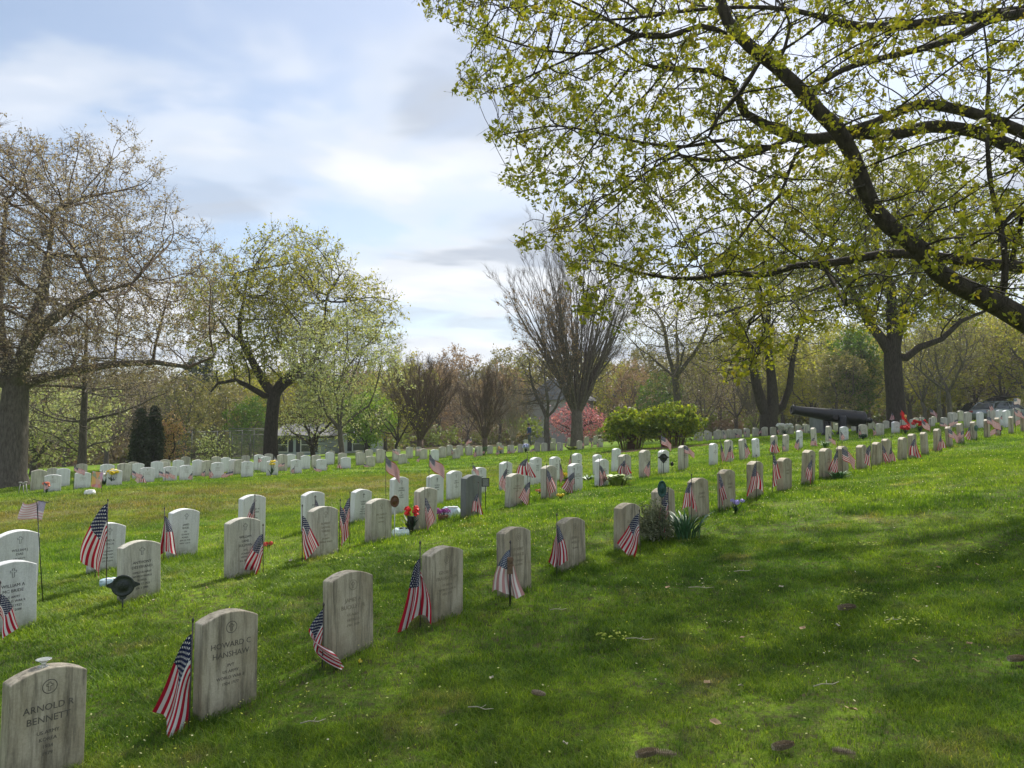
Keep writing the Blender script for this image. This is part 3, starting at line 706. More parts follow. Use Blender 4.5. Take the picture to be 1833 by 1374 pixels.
def wood_geo(pos, par, r, rmin=0.0, rmax=1e9):
    """tubes along every chain whose radius lies in [rmin, rmax)"""
    n = len(pos); ch = [[] for _ in range(n)]
    for i in range(n):
        if par[i] >= 0: ch[par[i]].append(i)
    V, F, off = [], [], 0
    st = [(i, -1) for i in range(n) if par[i] < 0]
    main = {}
    while st:
        i, fr = st.pop()
        c = [i] if fr < 0 else [fr, i]
        while ch[i]:
            k = max(ch[i], key=lambda q: r[q])
            for q in ch[i]:
                if q != k: st.append((q, i))
            c.append(k); i = k
        idx = np.array(c); rr = r[idx].copy()
        if fr >= 0: rr[0] = min(rr[0], rr[1] * 1.15)
        keep = (r[idx] >= rmin) & (r[idx] < rmax)
        if fr >= 0: keep[0] = keep[1]
        if keep.sum() < 2: continue
        # contiguous run
        a = int(np.argmax(keep)); b = len(keep) - int(np.argmax(keep[::-1])); 
        if a > 0: a -= 1
        idx, rr = idx[a:b], rr[a:b]
        if len(idx) < 2: continue
        p = pos[idx]; t = np.gradient(p, axis=0); t /= np.linalg.norm(t, axis=1)[:, None] + 1e-9
        m = rr.max(); k = 12 if m > .15 else 7 if m > .05 else 4 if m > .015 else 3
        ref = np.array([.3, .2, .93]) if abs(t[0, 2]) < .9 else np.array([1., .1, 0])
        u = np.cross(t, ref); u /= np.linalg.norm(u, axis=1)[:, None] + 1e-9; w = np.cross(t, u)
        an = np.arange(k) * 2 * math.pi / k
        ring = p[:, None] + (u[:, None] * np.cos(an)[None, :, None] + w[:, None] * np.sin(an)[None, :, None]) * rr[:, None, None]
        V.append(ring.reshape(-1, 3)); L = len(idx)
        q, s = np.meshgrid(np.arange(L - 1), np.arange(k), indexing='ij')
        f = np.stack([q * k + s, q * k + (s + 1) % k, (q + 1) * k + (s + 1) % k, (q + 1) * k + s], -1).reshape(-1, 4) + off
        F.append(f); off += L * k
    if not V: return np.zeros((0, 3)), np.zeros((0, 4), int)
    return np.concatenate(V), np.concatenate(F)
def wood_mesh(name, pos, par, r, rmin=0.0, rmax=1e9):
    return np_mesh(name, *wood_geo(pos, par, r, rmin, rmax), True)
def twig_geo(C, dirs, n, L, rad, seed, up=.15, wild=.75):
    """fine three-sided twigs growing from the points C; returns quads and the points where leaves sit"""
    rg = np.random.RandomState(seed); c = np.repeat(C, n, 0); d = np.repeat(dirs, n, 0) * .8 + rg.randn(len(c), 3) * wild + np.array([0, 0, up]); d /= np.linalg.norm(d, axis=1)[:, None] + 1e-9
    ln = (L * (.45 + .85 * rg.rand(len(c))))[:, None]; m = c + d * ln * .5; d2 = d + rg.randn(len(c), 3) * .35 + np.array([0, 0, up]); d2 /= np.linalg.norm(d2, axis=1)[:, None]; t = m + d2 * ln * .5
    u = np.cross(d, rg.randn(len(c), 3)); u /= np.linalg.norm(u, axis=1)[:, None] + 1e-9; w = np.cross(d, u); vs = []
    for q, r in ((c, rad), (m, rad * .75), (t, rad * .35)):
        for k in range(3): a = k * 2.0944; vs.append(q + (u * math.cos(a) + w * math.sin(a)) * r)
    V = np.stack(vs, 1).reshape(-1, 3); b = np.arange(len(c))[:, None, None] * 9
    f = np.array([[j * 3 + k, j * 3 + (k + 1) % 3, j * 3 + 3 + (k + 1) % 3, j * 3 + 3 + k] for j in range(2) for k in range(3)])
    return V, (b + f[None]).reshape(-1, 4), np.concatenate([m, t])
def crown_part(root, wood, twg, lv, leaf, bark, shift=None):
    Vs, Fs, As, Ms, off = [], [], [], [], 0
    for (v, f, a), mi in ((w_, k) for w_, k in ((wood, 0), (twg, 0), (lv, 1)) if w_ is not None and len(w_[0])):
        Vs.append(v); Fs.append(f + off); As.append(a if a is not None else np.zeros(len(v))); Ms.append(np.full(len(f), mi)); off += len(v)
    v = np.concatenate(Vs)
    if shift is not None: v = v - np.array(shift)
    return link('crown', np_mesh('crown', v, np.concatenate(Fs), False, np.concatenate(Ms), np.concatenate(As)), [bark, leaf or bark], root)
def leaves_geo(C, per, rad, size, seed, up=.0, colour=None):
    rg = np.random.RandomState(seed); N = len(C) * per
    c = np.repeat(C, per, 0) + rg.randn(N, 3) * rad * .55
    d = rg.randn(N, 3) + np.array([0, 0, up]); d /= np.linalg.norm(d, axis=1)[:, None]
    T = np.cross(d, rg.randn(N, 3)); T /= np.linalg.norm(T, axis=1)[:, None] + 1e-9; B = np.cross(d, T)
    s = (size * (.45 + 1.25 * rg.rand(N) ** 1.7))[:, None]
    v = np.stack([c - T * s, c - B * s * .6, c + T * s, c + B * s * .6 + d * s * .3], 1).reshape(-1, 3)
    rn = np.repeat(rg.rand(len(C)) * .6, per) + rg.rand(N) * .4
    if colour is not None: rn = np.clip(np.repeat(colour, per) * .7 + rg.rand(N) * .3, 0, 1)
    return v, np.arange(4 * N).reshape(-1, 4), np.repeat(rn, 4)
m_bark = bark_mat('bark_dark', (.028, .023, .019), (.085, .072, .056))
m_bark_g = bark_mat('bark_grey', (.075, .065, .053), (.18, .16, .135))
m_twig_b = bark_mat('twig_brown', (.085, .062, .045), (.17, .125, .095))
m_lf_yg = leaf_mat('leaf_yellow_green', [(.105, .145, .010), (.165, .200, .014), (.235, .250, .024), (.21, .170, .020)], .5)
m_lf_far = leaf_mat('leaf_spring', [(.19, .22, .030), (.26, .28, .045), (.34, .34, .07), (.30, .24, .06)], .45)
m_lf_green = leaf_mat('leaf_green', [(.05, .11, .012), (.08, .16, .016), (.13, .21, .02)], .4)
m_lf_pale = leaf_mat('leaf_pale_blossom', [(.22, .28, .07), (.34, .40, .15), (.50, .53, .32), (.20, .26, .05)], .35)
m_lf_brown = leaf_mat('bud_brown', [(.20, .145, .10), (.28, .22, .16), (.42, .37, .31), (.25, .23, .12)], .3)
m_lf_olive = leaf_mat('leaf_olive', [(.15, .165, .05), (.22, .225, .07), (.26, .235, .10), (.20, .16, .09)], .3)
m_lf_red = leaf_mat('bud_russet', [(.21, .15, .095), (.28, .19, .12), (.34, .24, .15), (.20, .18, .08)], .3)
m_lf_pink = leaf_mat('blossom_pink', [(.36, .075, .15), (.46, .15, .23), (.58, .28, .36), (.30, .08, .14)], .35)
m_lf_dk = leaf_mat('leaf_evergreen', [(.035, .06, .028), (.055, .08, .036), (.085, .10, .05)], .15)
m_lf_forsy = leaf_mat('leaf_bush', [(.06, .11, .012), (.13, .20, .018), (.27, .34, .03), (.34, .35, .03)], .45)

def root_tree(name, loc, label, cat='tree', group=None, kind=None): return tag(empty(name, loc), label, cat, group, kind)
def poly3(pts):
    """[(px, py, D, r)] -> resampled 3D polyline with radii"""
    q = [P(a, b, c) for a, b, c, _ in pts]; rr = [p[3] for p in pts]; out, ro = [], []
    n = len(q)
    for i in range(n - 1):
        p0, p1, p2, p3 = q[max(i - 1, 0)], q[i], q[i + 1], q[min(i + 2, n - 1)]
        m = max(1, int((p2 - p1).length / .16))
        for k in range(m):
            t = k / m
            out.append(.5 * ((2 * p1) + (p2 - p0) * t + (2 * p0 - 5 * p1 + 4 * p2 - p3) * t * t + (3 * p1 - p0 - 3 * p2 + p3) * t ** 3)); ro.append(rr[i] * (1 - t) + rr[i + 1] * t)
    out.append(q[-1]); ro.append(rr[-1])
    return out, ro
class Skel:
    def __init__(s): s.p, s.par, s.r = [], [], []
    def line(s, pts, r, parent=-1):
        """parent: index, or None = attach to the nearest existing node"""
        if parent is None:
            parent = min(range(len(s.p)), key=lambda i: (s.p[i] - pts[0]).length) if s.p else -1
        for k, (p, q) in enumerate(zip(pts, r)):
            s.p.append(Vector(p)); s.par.append(parent); s.r.append(q); parent = len(s.p) - 1
        return parent
def in_poly(x, y, poly):
    c = np.zeros(len(x), bool); n = len(poly)
    for i in range(n):
        x0, y0 = poly[i]; x1, y1 = poly[(i + 1) % n]
        c ^= ((y0 > y) != (y1 > y)) & (x < (x1 - x0) * (y - y0) / (y1 - y0 + 1e-12) + x0)
    return c
def volume_points(poly, N, d0, d1, seed, dens=None):
    """random points in the solid whose outline, seen from where the photographer stood, is poly"""
    rg = np.random.RandomState(seed); xs = [p[0] for p in poly]; ys = [p[1] for p in poly]; out = []
    while len(out) < N:
        m = 4000; x = min(xs) + rg.rand(m) * (max(xs) - min(xs)); y = min(ys) + rg.rand(m) * (max(ys) - min(ys)); D = d0 + rg.rand(m) * (d1 - d0)
        k = in_poly(x, y, poly)
        if dens is not None: k &= rg.rand(m) < dens(x, y, D)
        for a, b, c in zip(x[k], y[k], D[k]): out.append(tuple(P(a, b, c)))
    return np.array(out[:N])

# --- big foreground tree on the right: trunk just outside the frame, limbs measured on the photo
def foreground_tree():
    S = Skel()
    base = Vector((8.6, 8.9, float(terr(8.6, 8.9)) - .1))
    fork = base + Vector((-.25, 0, 2.0))
    tr = [base, base + Vector((-.05, 0, .5)), base + Vector((-.12, 0, 1.2)), fork, fork + Vector((.05, .1, .6)), fork + Vector((.2, .3, 1.6)), fork + Vector((.3, .6, 3.0)), fork + Vector((.1, .9, 4.6)), fork + Vector((-.2, .9, 6.2))]
    S.line(tr, [.55, .44, .40, .38, .33, .29, .25, .19, .10])
    def limb(pts, attach=None, first=None):
        q, r = poly3(pts)
        if first is not None: q = [first + (q[0] - first) * t for t in (.25, .5, .75)] + q; r = [r[0] * 1.1] * 3 + r
        return S.line(q, r, attach)
    W = lambda w, D: w * D / F_PX / 2
    D1 = 8.4
    limb([(1880, 600, 8.8, .165), (1833, 572, 8.7, .16), (1793, 549, 8.7, .15), (1732, 518, 8.6, .135), (1680, 488, 8.5, .125), (1646, 445, 8.4, .12), (1594, 405, 8.4, .115), (1566, 376, 8.4, .11), (1545, 330, 8.3, .105), (1527, 281, 8.3, .10), (1499, 232, 8.2, .10),
          (1463, 196, 8.2, .095), (1426, 153, 8.1, .09), (1389, 119, 8.1, .085), (1343, 83, 8.0, .08), (1304, 40, 8.0, .075), (1290, 5, 8.0, .065), (1282, -60, 8.0, .05), (1250, -160, 8.0, .035)], 3, fork)
    limb([(1900, 330, 10.5, .13), (1833, 275, 10.3, .115), (1793, 254, 10.2, .11), (1747, 235, 10.1, .105), (1670, 226, 10.0, .10), (1594, 241, 9.9, .095), (1533, 238, 9.8, .09), (1456, 248, 9.6, .085), (1411, 241, 9.5, .08), (1365, 220, 9.4, .07), (1334, 202, 9.3, .062),
          (1319, 171, 9.2, .056), (1310, 147, 9.1, .05), (1273, 128, 9.0, .046), (1199, 122, 8.9, .04), (1168, 119, 8.8, .034), (1137, 108, 8.8, .026), (1100, 80, 8.7, .018)], 5, fork + Vector((.2, .3, 1.6)))
    limb([(1900, 262, 9.8, .10), (1833, 237, 9.7, .095), (1793, 220, 9.7, .09), (1732, 199, 9.7, .085), (1655, 186, 9.7, .08), (1609, 199, 9.7, .072), (1563, 220, 9.7, .066), (1511, 234, 9.7, .06)], 5, fork + Vector((.2, .3, 1.6)))
    limb([(1411, 248, 9.5, .05), (1380, 263, 9.4, .045), (1334, 279, 9.3, .04), (1273, 287, 9.2, .034), (1240, 283, 9.1, .028), (1215, 277, 9.0, .024), (1170, 300, 8.9, .019), (1120, 335, 8.7, .014), (1060, 380, 8.5, .010), (1020, 415, 8.4, .007)])
    limb([(1365, 262, 9.4, .036), (1330, 262, 9.3, .034), (1300, 250, 9.1, .03), (1225, 262, 9.0, .026), (1150, 255, 8.8, .022), (1080, 240, 8.7, .018), (1000, 225, 8.5, .014), (930, 235, 8.3, .010), (880, 245, 8.2, .006)])
    limb([(1900, 10, 9.4, .10), (1833, 20, 9.3, .095), (1762, 27, 9.3, .09), (1690, 36, 9.2, .08), (1609, 46, 9.2, .07), (1533, 46, 9.1, .065), (1472, 31, 9.0, .055), (1420, 18, 8.9, .045), (1340, 12, 8.8, .036), (1240, 18, 8.7, .03), (1150, 30, 8.6, .024), (1060, 35, 8.5, .018), (960, 20, 8.4, .012), (860, 5, 8.2, .007)], 6, fork + Vector((.3, .6, 3.0)))
    limb([(1833, 22, 8.9, .06), (1777, 34, 8.8, .058), (1716, 64, 8.7, .054), (1640, 89, 8.6, .05), (1563, 107, 8.5, .044), (1502, 128, 8.4, .038), (1456, 160, 8.3, .032), (1445, 175, 8.2, .03)])
    limb([(1900, 500, 9.6, .10), (1833, 478, 9.5, .092), (1762, 472, 9.5, .086), (1701, 463, 9.4, .08), (1640, 455, 9.4, .075), (1579, 455, 9.3, .07), (1518, 466, 9.3, .064), (1472, 472, 9.2, .058), (1426, 475, 9.2, .052), (1365, 491, 9.1, .047), (1299, 487, 9.0, .042), (1268, 496, 9.0, .036),
          (1207, 498, 8.9, .029), (1170, 493, 8.8, .024), (1133, 485, 8.8, .018), (1090, 470, 8.7, .012), (1030, 465, 8.6, .007)], 3, fork + Vector((.05, .1, .3)))
    limb([(1357, 496, 9.1, .022), (1364, 527, 9.1, .02), (1363, 563, 9.1, .018), (1332, 588, 9.0, .016), (1341, 612, 9.0, .014), (1357, 634, 9.0, .012), (1341, 661, 9.0, .009), (1299, 683, 8.9, .006)])
    limb([(1304, 62, 8.1, .05), (1254, 46, 8.1, .045), (1199, 64, 8.1, .04), (1137, 61, 8.0, .036), (1080, 30, 8.0, .028), (1040, 10, 8.0, .02), (980, -20, 7.9, .012)])
    limb([(1199, 64, 8.1, .03), (1150, 60, 8.0, .028), (1110, 78, 7.9, .024), (1060, 95, 7.8, .02), (980, 90, 7.7, .016), (900, 70, 7.6, .012), (840, 45, 7.5, .008), (790, 30, 7.4, .005)])
    limb([(1080, 78, 7.9, .02), (1030, 100, 7.8, .017), (960, 130, 7.7, .013), (905, 155, 7.6, .009), (860, 170, 7.5, .005)])
    limb([(1515, 545, 8.55, .03), (1700, 540, 8.6, .001)][:1] + [(1712, 528, 8.5, .03), (1700, 545, 8.4, .028), (1655, 573, 8.3, .025), (1630, 580, 8.3, .022), (1590, 590, 8.2, .018), (1520, 588, 8.1, .014), (1460, 595, 8.0, .009)][:0] or [(1712, 524, 8.5, .03), (1695, 548, 8.4, .028), (1655, 573, 8.3, .025), (1625, 578, 8.3, .022), (1590, 584, 8.2, .018), (1520, 588, 8.1, .013), (1450, 580, 8.0, .008)])
    limb([(1793, 540, 8.8, .05), (1800, 470, 8.8, .046), (1790, 400, 8.8, .042), (1775, 340, 8.9, .04), (1768, 270, 8.9, .036), (1766, 210, 9.0, .03), (1770, 120, 9.0, .022), (1760, 40, 9.0, .012)])
    limb([(1833, 372, 9.3, .04), (1800, 395, 9.2, .035), (1788, 430, 9.1, .032)])
    limb([(1580, 240, 9.9, .03), (1575, 285, 9.9, .026), (1556, 315, 9.8, .022), (1548, 330, 9.8, .02)])
    limb([(1515, 250, 9.8, .034), (1440, 262, 9.7, .03), (1415, 300, 9.6, .028), (1395, 350, 9.5, .024), (1350, 390, 9.4, .021), (1320, 430, 9.3, .017), (1270, 470, 9.2, .012), (1230, 480, 9.1, .008)])
    limb([(1389, 119, 8.1, .03), (1405, 85, 8.1, .026), (1415, 45, 8.1, .02), (1400, 5, 8.1, .014), (1395, -60, 8.1, .009)])
    limb([(1355, 118, 8.1, .032), (1325, 165, 8.0, .03), (1285, 210, 7.9, .026), (1268, 245, 7.9, .02), (1230, 260, 7.8, .014), (1150, 300, 7.7, .010), (1090, 330, 7.6, .006)])
    base_n = len(S.p)
    # attraction points
    poly = [(745, -30), (748, 15), (772, 45), (800, 38), (838, 78), (808, 118), (818, 170), (850, 178), (905, 190), (905, 215), (856, 232), (872, 262), (930, 270), (940, 300), (884, 318), (905, 340), (960, 352), (985, 385), (925, 412), (930, 448), (985, 440), (1010, 470), (1000, 492), (1050, 520), (1018, 560), (1060, 585), (1100, 560), (1110, 605), (1150, 575), (1200, 555), (1260, 570), (1300, 620), (1255, 660), (1290, 690), (1370, 690), (1385, 640), (1430, 600),
            (1500, 590), (1600, 600), (1690, 560), (1760, 560), (1900, 620), (2150, 520), (2200, -400), (1700, -620), (1200, -450), (850, -230)]
    def dens(x, y, D): return np.where(y < -60, .05, np.where((x > 1380) & (y > 480), .25, np.where((y > 505) & (x > 1060), .35, np.where(x > 1900, .12, np.where(x < 1330, 1.0, .62)))))
    A = volume_points(poly, 13500, 6.4, 11.6, 3, dens)
    pos, par = grow([tuple(p) for p in S.p], S.par, None, A, .105, 1.3, .17, 90, (0, 0, -.03), .28, 5, 42000)
    r, ht = radii(pos, par, .0038, 2.3, [q * .84 for q in S.r])
    root = root_tree('oak_tree', base, 'big dark-limbed oak with young yellow-green leaves overhanging from the right')
    inv = Matrix.Translation(-base)
    me = wood_mesh('trunk', pos, par, r, .045, 9); me.transform(inv); link('trunk', me, m_bark, root)
    tips = np.where((ht <= 2) & (np.arange(len(pos)) >= base_n))[0]
    tips = tips[np.random.RandomState(3).rand(len(tips)) < np.where(ht[tips] == 0, 1.0, .35)]
    C = pos[tips]
    clump = .6 * vnoise(C[:, 0] * 1.0 + C[:, 1] * .5, C[:, 2] + C[:, 1] * .6, 2.2, 8) + .4 * vnoise(C[:, 0], C[:, 2], 4.6, 18)
    keep = np.random.RandomState(4).rand(len(C)) < np.clip((clump - .30) * 4.2, .08, 1); keep |= (np.random.RandomState(14).rand(len(C)) < .30) & (C[:, 0] / C[:, 1] * F_PX + CX < 1330); C = C[keep]; cl = clump[keep]
    C = C + np.array([0, 0, -.02])
    tn = pos[tips] - pos[par[tips]]; tn /= np.linalg.norm(tn, axis=1)[:, None] + 1e-9
    tv, tf, tp = twig_geo(pos[tips], tn, 1, .17, .0022, 12, .0, .6)
    v, f, rn = leaves_geo(C, 21, .056, .0225, 9, .3, np.clip(cl * 1.2, 0, 1))
    sel = np.random.RandomState(6).rand(len(tp)) < .12; v2, f2, rn2 = leaves_geo(tp[sel], 6, .045, .023, 19, .3)
    wv, wf = wood_geo(pos, par, r, 0, .045)
    crown_part(root, (wv, wf, None), (tv, tf, None), (np.concatenate([v, v2]), np.concatenate([f, f2 + len(v)]), np.concatenate([rn, rn2])), m_lf_yg, m_bark, base)
    return len(pos), len(C)

def crown_points(c, rad, N, seed, shell=.35, flat=0.0):
    """points in an uneven ellipsoid round c, clustered into boughs"""
    rg = np.random.RandomState(seed); K = max(8, N // 60); q = rg.randn(K, 3); q /= np.linalg.norm(q, axis=1)[:, None]; q *= (rg.rand(K, 1) ** .45)
    p = q[rg.randint(0, K, N)] * .88 + rg.randn(N, 3) * .13
    p2 = rg.randn(N, 3); p2 /= np.linalg.norm(p2, axis=1)[:, None]; p2 *= (shell + (1 - shell) * rg.rand(N, 1)) ** .6
    k = rg.rand(N) < .5; p[k] = p2[k]
    ln = np.linalg.norm(p, axis=1); p = p[ln < 1.08]
    lump = 1 + .16 * np.sin(p[:, 0] * 5 + seed) * np.sin(p[:, 2] * 4 + seed * 2) + .1 * np.sin(p[:, 1] * 6)
    p = p * lump[:, None]
    return p * np.array(rad) + np.array(c)
def make_tree(name, label, loc, H, R_, trunk_r, fork, N, seed, leaf, leaf_n, leaf_size, leaf_rad=.12, bark=None, limbs=5, step=.28, skel=None, crown_c=None, crown_r=None, tipf=1.0, up=.12, twigs=None, group=None, rtip=.006, ex=2.3, floor=.14, cat='tree', spread=1.0, di=3.2, tw=3, twl=.55, twr=.006):
    """local coordinates, origin at the foot"""
    rg = random.Random(seed); S = Skel()
    if skel: skel(S)
    else:
        pts = [Vector((0, 0, -.15)), Vector((.02, 0, fork * .35)), Vector((rg.uniform(-.06, .06), 0, fork * .7)), Vector((rg.uniform(-.1, .1), rg.uniform(-.1, .1), fork))]
        S.line(pts, [trunk_r * 1.35, trunk_r * 1.05, trunk_r * .95, trunk_r * .9]); f = 3
        for k in range(limbs):
            a = 2 * math.pi * (k + rg.uniform(-.25, .25)) / limbs; L = H * rg.uniform(.22, .34); el = rg.uniform(.7, 1.25)
            d = Vector((math.cos(a) * math.cos(el), math.sin(a) * math.cos(el), math.sin(el))); p = [pts[-1].copy()]; 
            for j in range(5):
                d = (d + Vector((rg.uniform(-.2, .2), rg.uniform(-.2, .2), rg.uniform(-.05, .2)))).normalized(); p.append(p[-1] + d * L / 5)
            S.line(p[1:], [0] * 5, f)
    cc = crown_c or (0, 0, fork * .75 + (H - fork * .75) * .52); cr = crown_r or (R_, R_, (H - fork * .75) * .5)
    A = crown_points(cc, cr, N, seed)
    A = A[A[:, 2] > floor * H]
    pos, par = grow([tuple(p) for p in S.p], S.par, None, A, step, di * max(1, H / 12), step * 1.25, 110, (0, 0, up), .30, seed, 14000)
    fx = [x if x > 0 else 0 for x in S.r]
    r, ht = radii(pos, par, rtip, ex, None)
    sc_ = trunk_r * .95 / max(r[min(3, len(r) - 1)], 1e-3)
    r = r * np.clip(sc_, .4, 3.0) ** np.clip((r / (r[0] + 1e-6)) ** .5 * 1.6, 0, 1)
    for i, x in enumerate(fx):
        if x > 0: r[i] = x
    for i in range(len(fx), len(pos)): r[i] = min(r[i], r[par[i]])
    root = root_tree(name, loc, label, cat, group)
    cut = max(.02, trunk_r * .13)
    me = wood_mesh('trunk', pos, par, r, cut, 9); link('trunk', me, bark or m_bark, root)
    tips = np.where(ht <= 2)[0]; tips = tips[tips >= len(S.p)]
    wv, wf = wood_geo(pos, par, r, 0, cut)
    C = pos[tips]; rgn = np.random.RandomState(seed)
    if tipf < 1: C = C[rgn.rand(len(C)) < tipf]
    tn = pos[tips] - pos[par[tips]]; tn /= np.linalg.norm(tn, axis=1)[:, None] + 1e-9
    tv, tf, tp = twig_geo(pos[tips], tn, tw, twl, twr, seed + 1)
    sel = rgn.rand(len(tp)) < min(1.0, .55 * tipf); C = np.concatenate([C, tp[sel]]); lv = leaves_geo(C, max(1, int(leaf_n * .75)), leaf_rad, leaf_size, seed, .2)
    crown_part(root, (wv, wf, None), (tv, tf, None), lv, leaf, twigs or bark or m_bark)
    return root
def vase_tree(name, label, loc, H, R_, trunk_r, fork, nstem, seed, bark, buds=None, bud_size=.03, group=None, dens=1.0, lean=0.0, budzone=None):
    """bare tree: many straight stems fanning up from one short trunk, each with ascending side twigs"""
    rg = random.Random(seed); pos, par, rad = [], [], []
    def add(p, q, r): pos.append(tuple(p)); par.append(q); rad.append(r); return len(pos) - 1
    k = add((0, 0, -.15), -1, trunk_r * 1.3); k = add((0, 0, fork * .5), k, trunk_r); k = add((0, 0, fork), k, trunk_r * .95); tips = []
    def stem(p, d, L, r, parent, depth):
        n = max(3, int(L / (.35 if depth == 0 else .25))); q = Vector(p); cur = parent
        nxt = rg.uniform(.12, .3)
        for j in range(n):
            t = (j + 1) / n
            d = (d + Vector((rg.uniform(-.05, .05), rg.uniform(-.05, .05), .004 + rg.uniform(-.03, .035)))).normalized(); q = q + d * (L / n)
            rr = r * (1 - .88 * t) + .0035; cur = add(q, cur, rr)
            if depth < 3 and t > nxt:
                nxt = t + rg.uniform(.05, .13) / dens * (1 + depth * .5)
                a = rg.uniform(0, 2 * math.pi); s = d.cross(Vector((math.cos(a), math.sin(a), .3))).normalized(); ang = rg.uniform(.24, .50)
                stem(q, (d * math.cos(ang) + s * math.sin(ang)).normalized(), L * rg.uniform(.25, .5) * (1 - t * .55), rr * .55, cur, depth + 1)
        tips.append(q)
    for i in range(nstem):
        a = 2 * math.pi * i / nstem * 2.618 + rg.uniform(-.3, .3); q = math.sqrt((i + .5) / nstem); el = math.atan2(H - fork, R_ * q * rg.uniform(.95, 1.25))
        d = Vector((math.cos(a) * math.cos(el), math.sin(a) * math.cos(el), math.sin(el))); d = (d + Vector((lean, 0, -.10 * q))).normalized()
        st = Vector((math.cos(a) * trunk_r * .45 * q, math.sin(a) * trunk_r * .45 * q, fork * rg.uniform(.85, 1.15)))
        b = add(st, 2, trunk_r * .42)
        stem(st, d, (H - fork) * (1 - .30 * q * q) / math.sin(el) * rg.uniform(.84, .99), trunk_r * rg.uniform(.13, .25), b, 0)
    pos, par, rad = np.array(pos), np.array(par), np.array(rad)
    root = root_tree(name, loc, label, 'tree', group); cut = trunk_r * .16
    link('trunk', wood_mesh('trunk', pos, par, rad, cut, 9), bark, root)
    C = np.array([tuple(t) for t in tips]); tn = C - np.array([0, 0, fork]); tn /= np.linalg.norm(tn, axis=1)[:, None]
    tv, tf, tp = twig_geo(C, tn, 3, .55, .0045, seed, .1, .35); lv = None
    if buds:
        if budzone is not None: C = C[budzone(C)]
        lv = leaves_geo(C, 4, .10, bud_size, seed)
    wv, wf = wood_geo(pos, par, rad, 0, cut); crown_part(root, (wv, wf, None), (tv, tf, None), lv, buds, bark)
    return root
# ------------------------------------------------------------------ the trees of the place
foreground_tree()
# left oak with brown buds
def sk_oak(S):
    b = S.line([Vector(p) for p in [(0, 0, -.2), (0, 0, .5), (.05, 0, 1.4), (.02, 0, 2.5), (.0, .1, 3.6)]], [.72, .52, .48, .47, .42])
    for pts, r in [([(.3, -.2, 4.1), (.8, -.5, 5.0), (1.5, -.8, 5.8), (2.4, -1.0, 6.3), (3.6, -1.2, 6.9), (4.8, -1.2, 7.2)], [.27, .24, .2, .16, .11, .06]),
                   ([(.15, .1, 4.4), (.4, .2, 5.6), (.7, .3, 7.0), (.9, .3, 8.6), (1.0, .3, 10.2)], [.28, .24, .2, .14, .08]),
                   ([(-.3, .2, 4.2), (-.8, .3, 5.4), (-1.1, .5, 6.8), (-1.0, .5, 8.6), (-.9, .5, 10.8)], [.27, .23, .2, .14, .07]),
                   ([(-.5, -.3, 4.0), (-1.6, -.6, 4.8), (-2.9, -.8, 5.6), (-4.2, -.9, 6.2)], [.24, .2, .14, .08]),
                   ([(.5, .4, 3.9), (1.5, 1.0, 4.3), (2.8, 1.6, 4.6), (4.2, 1.8, 4.7), (5.6, 1.8, 4.5), (6.6, 1.7, 4.9)], [.2, .17, .14, .11, .07, .04])]:
        S.line([Vector(p) for p in pts], r, b)
make_tree('oak_tree', 'tall broad oak with brown buds and a thick trunk at the left edge', G(18, 27.5), 13.2, 6.6, .5, 3.6, 7500, 11, m_lf_brown, 7, .036, .12, m_bark_g, skel=sk_oak, crown_c=(-.3, 0, 8.0), crown_r=(7.4, 5.2, 5.2), step=.24, floor=.27, rtip=.007, tw=4, twl=.5, twr=.007, twigs=m_twig_b, up=.05, ex=2.2)
# lone green tree
def sk_lone(S):
    b = S.line([Vector(p) for p in [(0, 0, -.2), (-.02, 0, .4), (-.05, 0, 1.6), (.02, 0, 2.8), (.10, 0, 3.9)]], [.58, .44, .40, .37, .37])
    for pts, r in [([(-.5, 0, 4.7), (-1.0, .1, 5.5), (-1.5, .1, 6.4), (-2.0, .2, 7.2), (-2.1, .2, 8.4), (-1.8, .2, 9.8), (-1.6, .2, 11.4)], [.26, .23, .2, .15, .12, .09, .05]),
                   ([(.5, .1, 4.7), (1.3, .2, 5.3), (2.2, .3, 5.9), (2.7, .3, 6.8), (2.9, .3, 8.2), (3.0, .3, 9.6)], [.27, .25, .2, .15, .1, .06]),
                   ([(-.4, -.2, 3.9), (-1.2, -.4, 4.4), (-2.0, -.5, 4.8), (-3.0, -.5, 4.6), (-3.4, -.5, 4.1)], [.18, .15, .12, .08, .04]),
                   ([(.9, -.2, 4.6), (1.8, -.5, 5.0), (3.0, -.6, 5.2), (4.2, -.6, 5.0)], [.17, .13, .09, .05]), ([(-2.6, .2, 7.5), (-3.3, .3, 8.4), (-4.1, .3, 9.4)], [.09, .06, .035])]:
        S.line([Vector(p) for p in pts], r, b if len(pts) > 3 else None)
make_tree('shade_tree', 'lone spreading tree with fresh yellow-green leaves on a thick dark trunk', G(485, 44.0), 14, 6.3, .42, 4, 4600, 23, m_lf_far, 7, .066, .18, m_bark, twl=.7, twr=.009, skel=sk_lone, crown_c=(.6, 0, 8.6), crown_r=(6.3, 4.6, 5.0), step=.29, floor=.32, rtip=.008, up=.06, tipf=.74)
make_tree('blossom_tree', 'smaller pale blossoming tree just right of the lone green tree', G(611, 37.0), 7.6, 2.9, .13, 1.6, 1700, 31, m_lf_pale, 6, .048, .12, m_bark_g, limbs=5, step=.22, crown_c=(0, 0, 4.5), crown_r=(2.9, 2.4, 3.1), floor=.22, rtip=.007)
vase_tree('vase_tree', 'bare brown vase-shaped tree in the middle of the far block', G(752, 47.0), 5.6, 2.7, .20, 1.0, 36, 41, m_twig_b, dens=.8)
vase_tree('vase_tree', 'smaller bare brown vase tree right of the middle one', G(868, 52.0), 5.6, 2.3, .17, .9, 24, 42, m_twig_b, dens=.8)
